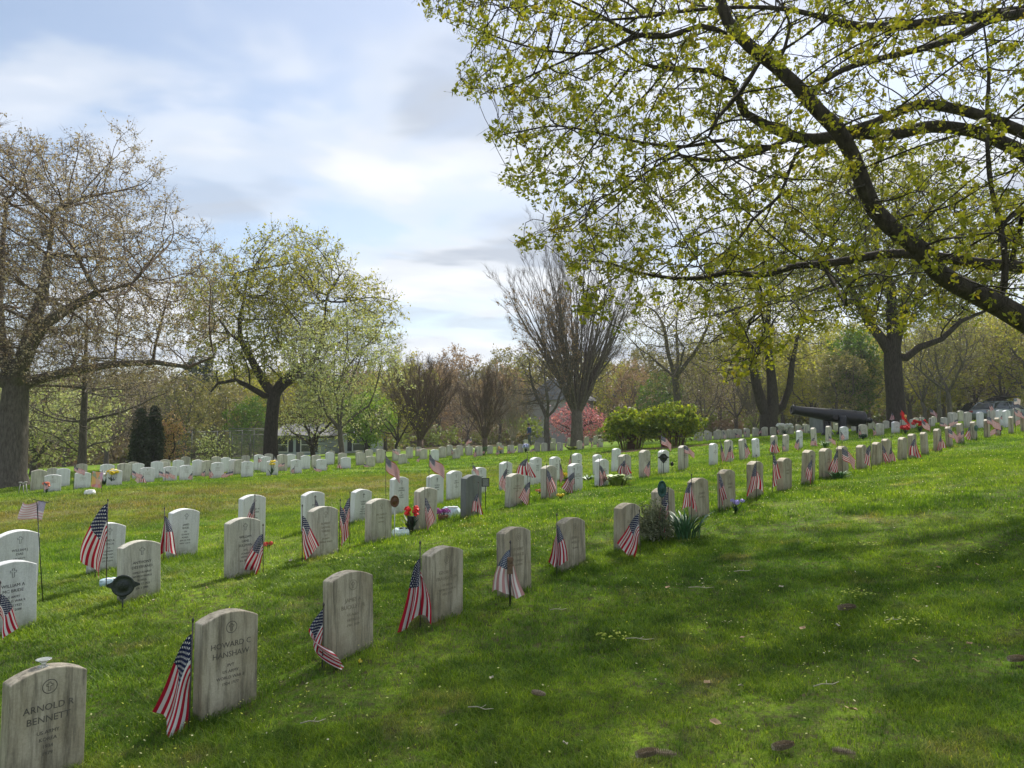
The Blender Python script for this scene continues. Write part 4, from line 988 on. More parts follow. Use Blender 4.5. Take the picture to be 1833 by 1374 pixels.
vase_tree('vase_tree', 'pale bare bush-like tree behind the person', G(917, 58.0), 4.6, 1.9, .10, .5, 16, 43, bark_mat('bark_pale', (.20, .17, .14), (.34, .30, .25)), dens=.9)
vase_tree('zelkova_tree', 'tall bare fan-shaped tree right of centre with many straight stems', G(1033, 46.0), 12.6, 5.2, .36, 2.3, 46, 44, bark_mat('bark_fan_tree', (.085, .07, .058), (.20, .17, .14)), buds=m_lf_red, bud_size=.05, dens=.75, lean=.0, budzone=lambda C: (C[:, 0] < 0) & (np.random.RandomState(1).rand(len(C)) < .8) & (C[:, 2] < 9.5))
make_tree('small_tree', 'slim bare tree with a Y fork left of the tall fan-shaped tree', G(979, 44.0), 6.2, 2.3, .16, 2.0, 900, 45, m_lf_red, 3, .035, .10, m_bark_g, limbs=4, step=.2, rtip=.007, tipf=.7, crown_c=(-.2, 0, 4.3), crown_r=(2.4, 1.8, 2.1), floor=.3)
make_tree('cherry_tree', 'pink flowering cherry tree behind the tall fan-shaped tree', G(1035, 60.0), 3.2, 2.6, .15, .6, 1400, 46, m_lf_pink, 5, .065, .18, m_bark, limbs=6, step=.22, crown_c=(0, 0, 1.6), crown_r=(2.3, 1.8, 1.45), floor=.05)
# double-trunked tree and the one right of it
def sk_double(S):
    b = S.line([Vector(p) for p in [(0, 0, -.2), (0, 0, .4), (-.05, 0, 1.1)]], [.85, .62, .55])
    S.line([Vector(p) for p in [(-.45, 0, 1.9), (-.8, 0, 3.2), (-1.0, 0, 4.8), (-1.5, .1, 6.4), (-2.1, .2, 8.0), (-2.6, .2, 9.8)]], [.34, .30, .26, .2, .14, .08], b)
    S.line([Vector(p) for p in [(.25, 0, 2.0), (.2, 0, 3.4), (.05, 0, 5.0), (.0, .1, 6.8), (.2, .1, 8.6), (.3, .1, 10.4)]], [.36, .30, .26, .2, .14, .08], b)
    S.line([Vector(p) for p in [(.9, .2, 1.8), (1.4, .2, 3.0), (1.6, .2, 4.6), (2.0, .2, 6.4)]], [.26, .22, .17, .1], b)
make_tree('double_trunk_tree', 'tall tree with twin dark trunks left of the cannon', G(1378, 48.0), 12.5, 4.8, .5, 2, 3400, 51, m_lf_far, 5, .065, .16, m_bark, skel=sk_double, crown_c=(-.4, 0, 8.0), crown_r=(4.8, 3.8, 4.6), step=.3, floor=.24, rtip=.010, tipf=.75)
make_tree('tall_tree', 'slender thinly leafed tree rising behind the yellow-green bushes', G(1212, 52.0), 11.5, 4.0, .26, 4.2, 2400, 52, m_lf_olive, 4, .05, .14, m_bark_g, limbs=5, step=.3, rtip=.010, tipf=.8, crown_c=(0, 0, 6.9), crown_r=(4.2, 3.4, 4.3), floor=.2)
def sk_right(S):
    b = S.line([Vector(p) for p in [(0, 0, -.2), (.0, 0, .4), (-.05, 0, 1.5), (-.1, 0, 2.6), (-.12, 0, 3.5)]], [.62, .47, .42, .41, .40])
    S.line([Vector(p) for p in [(-.6, 0, 4.3), (-1.2, 0, 5.1), (-1.7, .1, 6.2), (-2.3, .1, 7.4), (-3.0, .2, 8.6)]], [.25, .23, .2, .14, .08], b)
    S.line([Vector(p) for p in [(-.05, 0, 4.6), (-.1, 0, 5.8), (-.05, 0, 6.9), (-.5, 0, 8.0), (-.9, 0, 9.4)]], [.30, .25, .21, .15, .09], b)
    S.line([Vector(p) for p in [(.15, 0, 4.5), (.5, 0, 5.4), (.7, 0, 6.6), (1.2, 0, 7.8), (2.0, .1, 9.2)]], [.25, .22, .19, .13, .07], b)
    S.line([Vector(p) for p in [(.5, -.1, 3.4), (1.1, -.2, 3.9), (2.2, -.2, 4.3), (3.2, -.2, 5.2), (4.4, -.2, 5.7), (5.4, -.2, 6.0)]], [.19, .17, .14, .11, .07, .04], b)
make_tree('shade_tree', 'large dark-trunked tree right of the cannon with spring leaves', G(1606, 37.0), 12.5, 6.5, .42, 3.5, 6000, 53, m_lf_yg, 8, .062, .16, m_bark, skel=sk_right, crown_c=(-.4, 0, 8.7), crown_r=(7.2, 5.0, 4.6), step=.30, floor=.40, rtip=.010, up=.05)
make_tree('young_tree', 'bright green young tree between the cannon and the dark-trunked tree', G(1527, 62.0), 7.8, 2.3, .15, 1.7, 1300, 54, m_lf_green, 8, .10, .24, m_bark, limbs=5, step=.28, rtip=.009)
for k, (px, D, H, lab) in enumerate([(1682, 50, 9.5, 'thin bare tree right of the dark-trunked tree, first of three'), (1700, 46, 7.5, 'thin bare leaning tree right of the dark-trunked tree, second of three'), (1655, 56, 7.0, 'thin bare tree right of the dark-trunked tree, third and farthest')]):
    make_tree('small_tree', lab, G(px, D), H, H * .33, .14, H * .25, 800, 60 + k, m_lf_olive, 3, .05, .14, m_bark_g, limbs=4, step=.28, rtip=.008)
vase_tree('vase_tree', 'small bare vase-shaped tree left of the twin trunks', G(1352, 56.0), 3.9, 1.5, .10, .4, 14, 64, m_bark_g, dens=.9)
# left side
def sk_left2(S): S.line([Vector(p) for p in [(0, 0, -.2), (0, 0, 1), (0, 0, 2.4), (.02, 0, 3.8), (0, 0, 5.2), (0, 0, 6.6), (0, 0, 7.8)]], [.24, .17, .145, .12, .09, .065, .04])
make_tree('bare_tree', 'bare upright tree with a straight trunk right of the left edge oak', G(146, 33.0), 7.4, 3.6, .16, 3, 1500, 71, m_lf_brown, 2, .03, .10, m_bark_g, skel=sk_left2, crown_c=(0, 0, 4.2), crown_r=(4.1, 3.0, 3.4), step=.26, rtip=.009, tipf=.5, floor=.15)
make_tree('blossom_tree', 'white blossoming tree behind the left edge oak', G(60, 42.0), 5.4, 3.6, .2, .9, 1900, 72, m_lf_pale, 7, .065, .2, m_bark_g, limbs=6, step=.28, crown_c=(.4, 0, 2.9), crown_r=(4.2, 2.6, 2.5), floor=.05)
make_tree('redbud_tree', 'small pink and orange budding tree right of the dark columnar shrubs', G(300, 41.0), 2.9, 1.0, .08, .4, 700, 73, leaf_mat('bud_salmon', [(.50, .22, .20), (.55, .34, .20), (.45, .36, .12), (.30, .26, .08)], .3), 6, .05, .14, m_bark, limbs=5, step=.16, crown_c=(0, 0, 1.55), crown_r=(.85, .8, 1.35), floor=.05)
make_tree('sapling', 'pale green sapling among the far stones', G(375, 31.5), 1.35, .55, .02, .25, 300, 74, leaf_mat('leaf_pale_green', [(.30, .38, .16), (.42, .48, .24)], .4), 5, .035, .07, m_bark, limbs=4, step=.09, rtip=.003, floor=.05)
make_tree('blossom_tree', 'spreading white-blossomed crabapple left of the small house', G(560, 46.0), 3.6, 2.6, .16, .6, 1100, 75, m_lf_pale, 4, .05, .15, m_bark, limbs=6, step=.22, tipf=.6, crown_c=(0, 0, 2.2), crown_r=(2.7, 2.0, 1.5), floor=.1)
make_tree('small_tree', 'small dark tree between the blossom tree and the vase tree', G(709, 44.0), 3.3, 1.5, .09, .9, 600, 76, m_lf_far, 3, .04, .12, m_bark, limbs=5, step=.18, rtip=.006, tipf=.6, crown_c=(0, 0, 2.2), crown_r=(1.5, 1.2, 1.1), floor=.2)
make_tree('young_tree', 'bright fresh green tree behind the small house', G(655, 58.0), 4.4, 2.2, .14, .9, 1100, 77, leaf_mat('leaf_fresh', [(.12, .22, .02), (.18, .30, .03), (.24, .36, .04)], .4), 8, .085, .2, m_bark, limbs=5, step=.24, floor=.06)
def column(px, D, H, r, label, seed):
    g = G(px, D); rg = np.random.RandomState(seed); N = 5200; z = rg.rand(N) ** .9 * H; a = rg.rand(N) * 6.283; rr = r * np.clip(1.06 - (z / H) ** 3, .12, 1) * (.82 + .22 * rg.rand(N)) * (1 + .09 * np.sin(a * 3 + z * 4))
    C = np.stack([np.cos(a) * rr, np.sin(a) * rr, z + .05], -1); C[:, :2] *= (1 + .25 * (rg.rand(N, 1) ** 3)); v, f, rn = leaves_geo(C, 2, .12, .06, seed)
    root = root_tree('columnar_shrub', g, label, 'shrub', 'columnar shrubs'); link('foliage', np_mesh('foliage', v, f, attr=rn), m_lf_dk, root)
    mb = MB(); mb.tube([(0, 0, -.1), (0, 0, H * .8)], [.09, .03], 7); link('stem', mb.mesh('stem'), m_bark, root)
column(250, 38, 3.0, .38, 'left one of the two dark columnar shrubs', 81); column(274, 38.6, 3.1, .36, 'right one of the two dark columnar shrubs', 82)

# bushes
def bush(px, D, w, h, label, seed, mat, N=2600, name='bush', size=.045, stems=60, base=.25, stem_mat=None, cat='bush', group=None, squash=.8):
    g = G(px, D); rg = np.random.RandomState(seed); rd = random.Random(seed); root = root_tree(name, g, label, cat, group)
    a = rg.rand(N) * 6.283; t = rg.rand(N) ** .6; el = np.arcsin(rg.rand(N))
    lump = 1 + .14 * np.sin(a * 5 + seed) + .12 * np.sin(el * 9 + a * 2) + .10 * np.sin(a * 17 + el * 13) + .10 * (rg.rand(N) - .5)
    rr = (.55 + .45 * t) * lump
    C = np.stack([np.cos(a) * np.cos(el) * rr * w / 2, np.sin(a) * np.cos(el) * rr * w / 2 * squash, h * base + np.sin(el) * rr * h * (1 - base) * .96], -1)
    C[:, 2] -= (rg.rand(N) < .3) * rg.rand(N) * h * base * .7
    v, f, rn = leaves_geo(C, 5, size * 1.3, size, seed, .3); link('foliage', np_mesh('foliage', v, f, attr=rn), mat, root)
    if stems:
        mb = MB()
        for k in range(stems):
            b = rd.uniform(0, 6.28); q = rd.random() ** .5; x0, y0 = math.cos(b) * q * w * .20, math.sin(b) * q * w * .16
            mb.tube([(x0, y0, -.03), (x0 * 1.5, y0 * 1.4, h * .45), (x0 * 2.15 + rd.uniform(-.1, .1), y0 * 2.0, h * rd.uniform(.75, 1.02))], [w * .006, w * .0045, w * .002], 4, False)
        link('stem', mb.mesh('stem'), stem_mat or m_bark, root)
    return root
m_stem_br = bark_mat('stem_reddish', (.09, .05, .03), (.17, .10, .06))
bush(1130, 31.5, 2.25, 1.66, 'left one of the two rounded yellow-green bushes', 91, m_lf_forsy, 2300, 'forsythia_bush', .05, 90, .45, m_stem_br, group='rounded yellow-green bushes')
bush(1204, 31.0, 2.45, 1.74, 'right one of the two rounded yellow-green bushes', 92, m_lf_forsy, 2500, 'forsythia_bush', .05, 90, .45, m_stem_br, group='rounded yellow-green bushes')
mb = MB(); gg = G(1180, 30.3); nseg = 40; vs = []
for k in range(nseg): a = 2 * math.pi * k / nseg; x, y = 2.6 * math.cos(a) * (1 + .06 * math.sin(5 * a)), .95 * math.sin(a); vs.append((x, y, float(terr(gg.x + x, gg.y + y)) - gg.z + .012))
vs.append((0, 0, float(terr(gg.x, gg.y)) - gg.z + .05)); mb.add(vs, [(k, (k + 1) % nseg, nseg) for k in range(nseg)])
tag(link('mulch_bed', mb.mesh('mulch_bed'), simple('brown_mulch', (.13, .065, .035), .95, var=.4, scale=25, bump=.6), None, loc=gg), kind='structure')
bush(1170, 7.95, .40, .42, 'grey-green spreading shrub in the nearest row with a medallion above it', 93, leaf_mat('leaf_grey_green', [(.08, .11, .05), (.16, .19, .11), (.34, .36, .25), (.09, .12, .05)], .25), 1700, 'shrub', .009, 40, .15)
def spiky(px, D, n, h, spread, label, mat, seed, w=.011, cat='plant', name='leafy_plant', broad=False):
    g = G(px, D); rg = random.Random(seed); mb = MB()
    for k in range(n):
        a = rg.uniform(0, 6.28); r0 = rg.random() * spread * .5; L = h * rg.uniform(.6, 1.1); s = spread * rg.uniform(.2, .9); dx, dy = math.cos(a), math.sin(a); x0, y0 = dx * r0, dy * r0
        W = Vector((-dy, dx, 0)) * w * rg.uniform(.7, 1.2); p = [Vector((x0 + dx * s * t ** 1.8, y0 + dy * s * t ** 1.8, L * (t - (.42 if broad else .22) * t ** 3))) for t in (0, .3, .6, .85, 1)]
        ww = [.4, .9, 1.2 if broad else 1, .8, .05] 
        mb.add([q + W * k2 * u for q, k2 in zip(p, ww) for u in (-1, 1)], [(2 * i, 2 * i + 1, 2 * i + 3, 2 * i + 2) for i in range(4)], True)
    return tag(link(name, mb.mesh(name), mat, None, loc=g), label, cat)
spiky(1229, 7.95, 90, .34, .32, 'clump of dark spiky daffodil leaves right of the shrub', simple('dark_blade', (.045, .12, .05), .45, var=.5, scale=30), 94, .009)
spiky(1106, 13.2, 70, .30, .30, 'leafy light green plant with broad leaves in the second row', simple('light_leaf', (.20, .28, .05), .5, var=.5, scale=8), 95, .035, broad=True)
spiky(1502, 12.0, 60, .16, .22, 'little green plant at the foot of a tan stone', simple('mid_leaf', (.05, .14, .03), .5, var=.4, scale=8), 96, .014)
spiky(1052, 16.2, 50, .14, .34, 'low dark green plants between two third-row stones', simple('mid_leaf_b', (.05, .12, .04), .5, var=.4, scale=8), 97, .016)
spiky(936, 11.3, 30, .10, .09, 'dark teal leaves at the foot of a weathered stone', simple('teal_leaf', (.015, .08, .06), .5, var=.4), 98, .012)
spiky(1023, 44.5, 60, .38, .50, 'bright yellow-green leafy plant in the far block by the pink tree', simple('lime_leaf', (.34, .42, .03), .5, var=.3, scale=8), 99, .05, broad=True)
spiky(862, 35.8, 60, .55, .42, 'green clump of leaves around the pale flags in the far block', simple('mid_leaf_c', (.06, .13, .03), .5, var=.4), 100, .03)
spiky(1477, 22.0, 40, .24, .20, 'tuft of long leaves between the stones left of the cannon post', simple('mid_leaf_d', (.08, .17, .04), .5, var=.4), 101, .014)
wl_ = ['before a second-row stone between two flags', 'left of the pale tan stone', 'upper left of the right-hand group', 'middle of the right-hand group', 'rightmost and topmost', 'just below the reddish cone', 'leftmost of the right-hand group', 'below the mottled tan stone', 'lowest at the right']
for k, (px, py) in enumerate([(602, 1010), (740, 1018), (1545, 985), (1650, 1036), (1755, 1000), (1535, 1075), (1480, 985), (1100, 1155), (1620, 1130)]):
    g = GP(px, py); rg = random.Random(k); mb = MB()
    for j in range(26):
        a = rg.uniform(0, 6.28); r0 = rg.random() ** .6 * .09; s = .018; x, y = math.cos(a) * r0 * 1.5, math.sin(a) * r0; q = rg.uniform(0, 3); z = .045 + rg.uniform(0, .03)
        mb.add([(x - s * math.cos(q), y - s * math.sin(q), z), (x + s * .5 * math.sin(q), y - s * .5 * math.cos(q), z + .006), (x + s * math.cos(q), y + s * math.sin(q), z), (x - s * .5 * math.sin(q), y + s * .5 * math.cos(q), z + .008)], [(0, 1, 2, 3)])
    tag(link('weed_patch', mb.mesh('weed_patch'), simple('lime_weed', (.36, .42, .04), .6, var=.2) if k == 0 else bpy.data.materials['lime_weed'], None, loc=g), 'low yellow-green weed patch in the lawn, ' + wl_[k], 'weed', 'weed patches in the lawn')

# ------------------------------------------------------------------ woods behind: a few tree kinds, each copied many times
def protos():
    out = {}
    mk = lambda key, *a, **k: out.__setitem__(key, make_tree(*a, **k))
    O = Vector((0, -60, 0))
    mk('olive', 'background_tree', 'x', O, 10, 3.4, .2, 2.0, 1100, 201, m_lf_olive, 6, .10, .26, m_bark_g, limbs=5, step=.36, rtip=.012)
    mk('olive2', 'background_tree', 'x', O, 10, 4.2, .22, 2.2, 1100, 202, m_lf_far, 6, .10, .28, m_bark_g, limbs=6, step=.38, rtip=.012)
    mk('green', 'background_tree', 'x', O, 9, 3.6, .2, 1.6, 1100, 203, m_lf_green, 7, .12, .3, m_bark_g, limbs=5, step=.36, rtip=.012)
    mk('russet', 'background_tree', 'x', O, 10, 3.4, .2, 2.4, 1100, 204, m_lf_red, 6, .09, .24, m_bark_g, limbs=5, step=.36, rtip=.014, twigs=m_twig_b)
    mk('brown', 'background_tree', 'x', O, 10, 3.9, .2, 2.0, 1300, 205, m_lf_brown, 3, .06, .2, m_bark_g, limbs=6, step=.34, rtip=.014, twigs=m_twig_b)
    mk('dark', 'background_tree', 'x', O, 10, 2.6, .2, .8, 900, 206, m_lf_dk, 10, .14, .3, m_bark, limbs=4, step=.36, rtip=.012, floor=.03)
    return out
PR = protos(); used = set()
words_ = {'olive': 'olive-budding', 'olive2': 'yellow-green', 'green': 'green-leafed', 'russet': 'russet-budding', 'brown': 'bare brown', 'dark': 'dark evergreen'}
BT = [(190, 62, 8.0, 'brown'), (225, 70, 8.5, 'olive'), (330, 58, 6.5, 'olive'), (352, 75, 9.5, 'dark'), (392, 64, 6.8, 'olive'), (420, 78, 9.0, 'olive2'), (448, 60, 5.4, 'green'), (520, 70, 8.0, 'olive2'), (545, 82, 9.2, 'olive'), (590, 72, 7.2, 'green'), (620, 66, 5.6, 'olive2'), (690, 64, 6.6, 'olive2'), (712, 80, 9.8, 'olive2'),
      (745, 90, 11.0, 'brown'), (785, 84, 9.0, 'russet'), (815, 96, 11.5, 'russet'), (838, 74, 6.6, 'brown'), (850, 92, 9.4, 'olive'), (895, 70, 7.0, 'russet'), (912, 92, 11.5, 'olive'), (945, 74, 6.8, 'brown'), (960, 88, 10.2, 'olive2'), (1010, 80, 9.4, 'olive'), (1060, 84, 9.6, 'olive'), (1088, 76, 8.0, 'olive2'),
      (1110, 90, 11.4, 'brown'), (1135, 72, 7.6, 'russet'), (1160, 84, 10.0, 'olive'), (1185, 66, 6.4, 'green'), (1240, 70, 8.4, 'olive'), (1262, 64, 6.2, 'brown'), (1290, 78, 10.4, 'olive2'), (1318, 70, 7.8, 'brown'), (1338, 86, 11.4, 'olive2'), (1402, 66, 8.4, 'olive2'), (1430, 74, 9.0, 'olive'),
      (1455, 64, 7.4, 'olive2'), (1482, 80, 11.0, 'olive2'), (1500, 60, 6.6, 'olive'), (1556, 66, 8.2, 'olive2'), (1580, 76, 10.2, 'olive'), (1630, 60, 7.4, 'olive2'), (1660, 72, 9.4, 'olive2'), (1690, 62, 7.6, 'olive'), (1718, 66, 9.0, 'olive2'), (1748, 58, 8.2, 'olive2'), (1775, 70, 10.2, 'olive2'), (1800, 56, 8.6, 'brown'),
      (1822, 64, 9.6, 'olive2'), (1850, 54, 8.0, 'olive2'), (1885, 60, 9.0, 'olive'), (1925, 56, 9.0, 'olive2'), (20, 60, 8.0, 'brown'), (70, 72, 9.0, 'olive'), (115, 60, 7.5, 'brown'), (160, 80, 10, 'olive'), (260, 84, 10.5, 'olive'), (290, 66, 7.6, 'brown'), (310, 90, 11, 'brown'), (-30, 66, 9, 'olive'), (-90, 60, 9, 'brown'), (470, 92, 10.5, 'olive'), (640, 92, 10.0, 'russet'), (1210, 94, 11.5, 'brown'), (1380, 92, 12, 'olive'), (1530, 92, 13, 'olive2')]
BT.sort(); seen_k = {}
for k, (px, D, H, kd) in enumerate(BT):
    zone = ('left of the lone tree' if px < 485 else 'left of the fan tree' if px < 1033 else 'left of the cannon' if px < 1480 else 'right of the cannon')
    seen_k[(zone, kd)] = seen_k.get((zone, kd), 0) + 1
    if kd in used: o = copy_tree(PR[kd])
    else: o = PR[kd]; used.add(kd)
    g = G(px, D); s = H / 10.0 * rs.uniform(.94, 1.06)
    o.location = g; o.scale = (s * rs.uniform(.9, 1.25), s, s); o.rotation_euler = (0, 0, rs.uniform(0, 6.28))
    tag(o, '%s background tree %s, %s of these from left' % (words_[kd], zone, ORD[seen_k[(zone, kd)]]), 'tree', 'trees behind the cemetery')

# far wooded hillside that reads as one mass
def hillside():
    rg = np.random.RandomState(77); V, F, A, M, off = [], [], [], [], 0
    spots = []
    for ring, (D0, n) in enumerate([(100, 46), (114, 48), (130, 50), (150, 54)]):
        for k in range(n):
            px = -250 + 2350 * (k + rg.rand()) / n; D = D0 + rg.rand() * 12; g = G(px, D)
            prof = np.interp(px, [-250, 0, 150, 350, 480, 740, 860, 1000, 1150, 1400, 1833, 2100], [660, 655, 652, 655, 650, 640, 648, 655, 655, 640, 625, 620])
            top = P(px, prof + rg.rand() * 26 + (0 if ring > 1 else 22), D).z; H = max(5, top - g.z); spots.append((g, H, rg.rand(), px))
    for g, H, q, px in spots:
        N = 420; R_ = H * .36
        C = crown_points((0, 0, H * .60), (R_, R_, H * .42), N, rg.randint(9999)); C = C[C[:, 2] > .8] + np.array(g)
        if px < 420: col = rg.choice([.12, .3, .45, .7, .8])
        elif px < 900: col = rg.choice([.1, .55, .8, .92, .98], p=[.15, .15, .2, .25, .25])
        elif px < 1150: col = rg.choice([.1, .3, .55, .8, .92])
        else: col = rg.choice([.05, .12, .2, .3, .4, .8], p=[.2, .25, .2, .2, .1, .05])
        v, f, rn = leaves_geo(C, 4, .45, .19, rg.randint(9999), 0, np.full(len(C), col)); rn = np.clip(col + (rn - rn.mean()) * .35, 0, 1)
        V.append(v); F.append(f + off); A.append(rn); off += len(v)
    mt = leaf_mat('woodland_mix', [(.20, .23, .06), (.23, .24, .08), (.17, .18, .08), (.23, .20, .11), (.21, .175, .115), (.25, .18, .13), (.30, .18, .11)], .25)
    tag(link('distant_woods', np_mesh('distant_woods', np.concatenate(V), np.concatenate(F), attr=np.concatenate(A)), mt), 'wooded hillside of budding trees behind the cemetery', 'woods', kind='stuff')
    mb = MB()
    for g, H, q, px in spots:
        x = rg.uniform(-.2, .2); mb.tube([(g.x, g.y, g.z - .3), (g.x + x, g.y, g.z + H * .45), (g.x + x * 2, g.y, g.z + H * .85)], [.22, .15, .05], 5, False)
        for j in range(6):
            a = rg.uniform(0, 6.28); z0 = g.z + H * rg.uniform(.3, .6); L = H * rg.uniform(.2, .36); mb.tube([(g.x + x, g.y, z0), (g.x + x + math.cos(a) * L * .6, g.y + math.sin(a) * L * .6, z0 + L * .8)], [.08, .03], 3, False)
    tag(link('distant_trunks', mb.mesh('distant_trunks'), bark_mat('bark_pale_grey', (.14, .12, .10), (.26, .23, .19))), 'grey trunks of the distant wooded hillside', 'woods', kind='stuff')
hillside()
def undergrowth():
    """low brush along the edge of the woods"""
    rg = np.random.RandomState(88); Vs, Fs, As, off = [], [], [], 0
    for k in range(260):
        px = -220 + 2300 * rg.rand(); D = 64 + 36 * rg.rand(); g = G(px, D); w = rg.uniform(1.4, 3.2); h = rg.uniform(1.2, 3.4) * (1.1 if px > 1100 else 1)
        C = crown_points((0, 0, h * .48), (w, w, h * .55), 150, rg.randint(9999)) + np.array(g)
        col = rg.choice([.02, .15, .3, .5, .66, .85]) if px > 400 else rg.choice([.3, .5, .66, .85])
        v, f, rn = leaves_geo(C, 5, .30, .13, rg.randint(9999)); rn = np.clip(col + (rn - rn.mean()) * .35, 0, 1)
        Vs.append(v); Fs.append(f + off); As.append(rn); off += len(v)
    mt = leaf_mat('brush_mix', [(.20, .27, .05), (.17, .21, .05), (.16, .16, .07), (.20, .165, .10), (.24, .19, .125), (.27, .19, .14)], .25)
    tag(link('undergrowth', np_mesh('undergrowth', np.concatenate(Vs), np.concatenate(Fs), attr=np.concatenate(As)), mt), 'low brush along the edge of the woods', 'undergrowth', kind='stuff')
undergrowth()
# ------------------------------------------------------------------ small flags on sticks
def cloth_mesh(kind, seed, nu=26, nv=20):
    """kind: 'hang' limp against the stick, 'fan' wide limp, 'wave' lifted by the wind. The cloth falls to -x of the stick; unit: metres, for a 0.60 m tall drape"""
    rg = random.Random(seed); ph = rg.uniform(0, 6); fq = rg.uniform(1.1, 1.6); amp = rg.uniform(.028, .044)
    vs, uvs = [], []
    for j in range(nv + 1):
        v = j / nv
        for i in range(nu + 1):
            u = i / nu
            if kind == 'hang':
                S = .165; x = -S * (u ** .62) * (.18 + .82 * v) - .012 * math.sin(5 * u + ph) * u; z = -(1 - v) * .255 * (1 - .1 * u) - u * (.345 + .045 * v)
                y = amp * math.sin(2 * math.pi * fq * v + ph + 1.2 * u) * u ** .6 * 1.6 + .03 * math.sin(3 * u + ph) * u
            elif kind == 'tent':      # folded over itself so that both edges fall on either side of the stick
                w = (v - .40) + .07 * math.sin(ph); x = -.235 * w * (u ** .58) * 1.15 - .014 * math.sin(9 * v + ph) * u - .02 * math.sin(4 * u + ph) * u; z = -abs(w) * .05 - (1 - v) * .15 * (1 - u) - u * (.50 + .05 * math.sin(5 * v + ph))
                y = amp * 1.5 * math.sin(2 * math.pi * fq * 1.7 * v + ph + .8 * u) * u ** .6 - .02 * u
            elif kind == 'fan':
                x = -.275 * (u ** .75) * (.30 + .70 * v) + .01 * math.sin(6 * u + ph); z = -(1 - v) * .26 - u * (.335 + .03 * v)
                y = amp * 1.2 * math.sin(2 * math.pi * fq * 1.3 * v + ph + u) * u ** .7
            elif kind == 'slump':     # the fly end lies on the ground, turned to +x
                b = max(0, u - .45) / .55
                x = -.10 * math.sin(min(u, .6) / .6 * 1.57) * (.3 + .7 * v) + .27 * b ** 1.3 * (.55 + .45 * (1 - v)) + .02 * math.sin(9 * v + ph) * u; z = max(-(1 - v) * .24 - u * (.36 + .05 * v) + .05 * b * b - .02 * b * math.sin(5 * v), -.60 + .01 * math.sin(20 * v) + .02 * v)
                y = amp * math.sin(2 * math.pi * fq * 1.2 * v + ph + 2 * u) * (u ** .7) * 1.3 - .05 * b
            else:                     # wave
                x = -.33 * u + .012 * math.sin(8 * u + ph); z = -(1 - v) * .27 * (1 - .12 * u) - u * (.30 if kind == 'wave' else .08) - .02 * math.sin(6 * u + ph)
                y = .035 * math.sin(7.5 * u + 2 * v + ph) * u ** .5
            vs.append((x, y, z)); uvs.append((u, v))
    fs = [(j * (nu + 1) + i, j * (nu + 1) + i + 1, (j + 1) * (nu + 1) + i + 1, (j + 1) * (nu + 1) + i) for j in range(nv) for i in range(nu)]
    me = bpy.data.meshes.new('cloth'); me.from_pydata(vs, [], fs)
    uvl = me.uv_layers.new(name='UVMap')
    li = np.empty(len(me.loops), dtype=np.int32); me.loops.foreach_get('vertex_index', li)
    uvl.data.foreach_set('uv', np.array(uvs, dtype=np.float32)[li].ravel())
    me.polygons.foreach_set('use_smooth', [True] * len(fs)); me.update()
    return me
_cloth = {}
def get_cloth(kind, var, mat):
    key = (kind, var, mat.name)
    if key not in _cloth:
        me = cloth_mesh(kind, hash((kind, var)) % 1 + var * 13 + len(kind)); me.materials.append(mat); _cloth[key] = me
    return _cloth[key]
_stick = None
nflag = [0]
def add_flag(xs, yt, yb, D, side='L', kind='hang', label=None, ytop=None, mat=None, width=1.0, lean=0.0, group='small flags by the headstones', yaw=0.0, fall=False):
    """xs: pixel column of the stick; yt, yb: pixel rows of the cloth's top and bottom; ytop: top of the stick"""
    global _stick
    k = nflag[0]; nflag[0] += 1
    mat = mat or m_flag
    g = G(xs, D); top = P(xs, yt, D); hc = max(.2, (yb - yt) * D / F_PX)
    ts = P(xs, ytop if ytop is not None else yt - 11 * 5.0 / D, D).z - g.z
    root = empty('small_flag', g, 0)
    root.rotation_euler = (rs.uniform(-.04, .04), lean + rs.uniform(-.02, .02), yaw + rs.uniform(-.15, .15))
    sm = MB(); sm.tube([(0, 0, -.08), (0, 0, ts - .02)], .0042, 6)
    sm.lathe([(.003, ts - .02), (.0075, ts - .012), (.0075, ts - .004), (.0015, ts + .008)], 8)
    link('stick', sm.mesh('stick'), m_stick, root)
    nat = {'hang': .60, 'tent': .60, 'fan': .60, 'slump': .60, 'wave': .57, 'flat': .35}[kind]
    s = hc / nat
    c = link('cloth', get_cloth(kind, k % 7, mat), None, root, loc=(0, 0, top.z - g.z), scale=((1 if side == 'L' else -1) * width * max(s, .8), s, s))
    tag(root, label, 'flag', group)
    return root
def fl(place, **k): return k
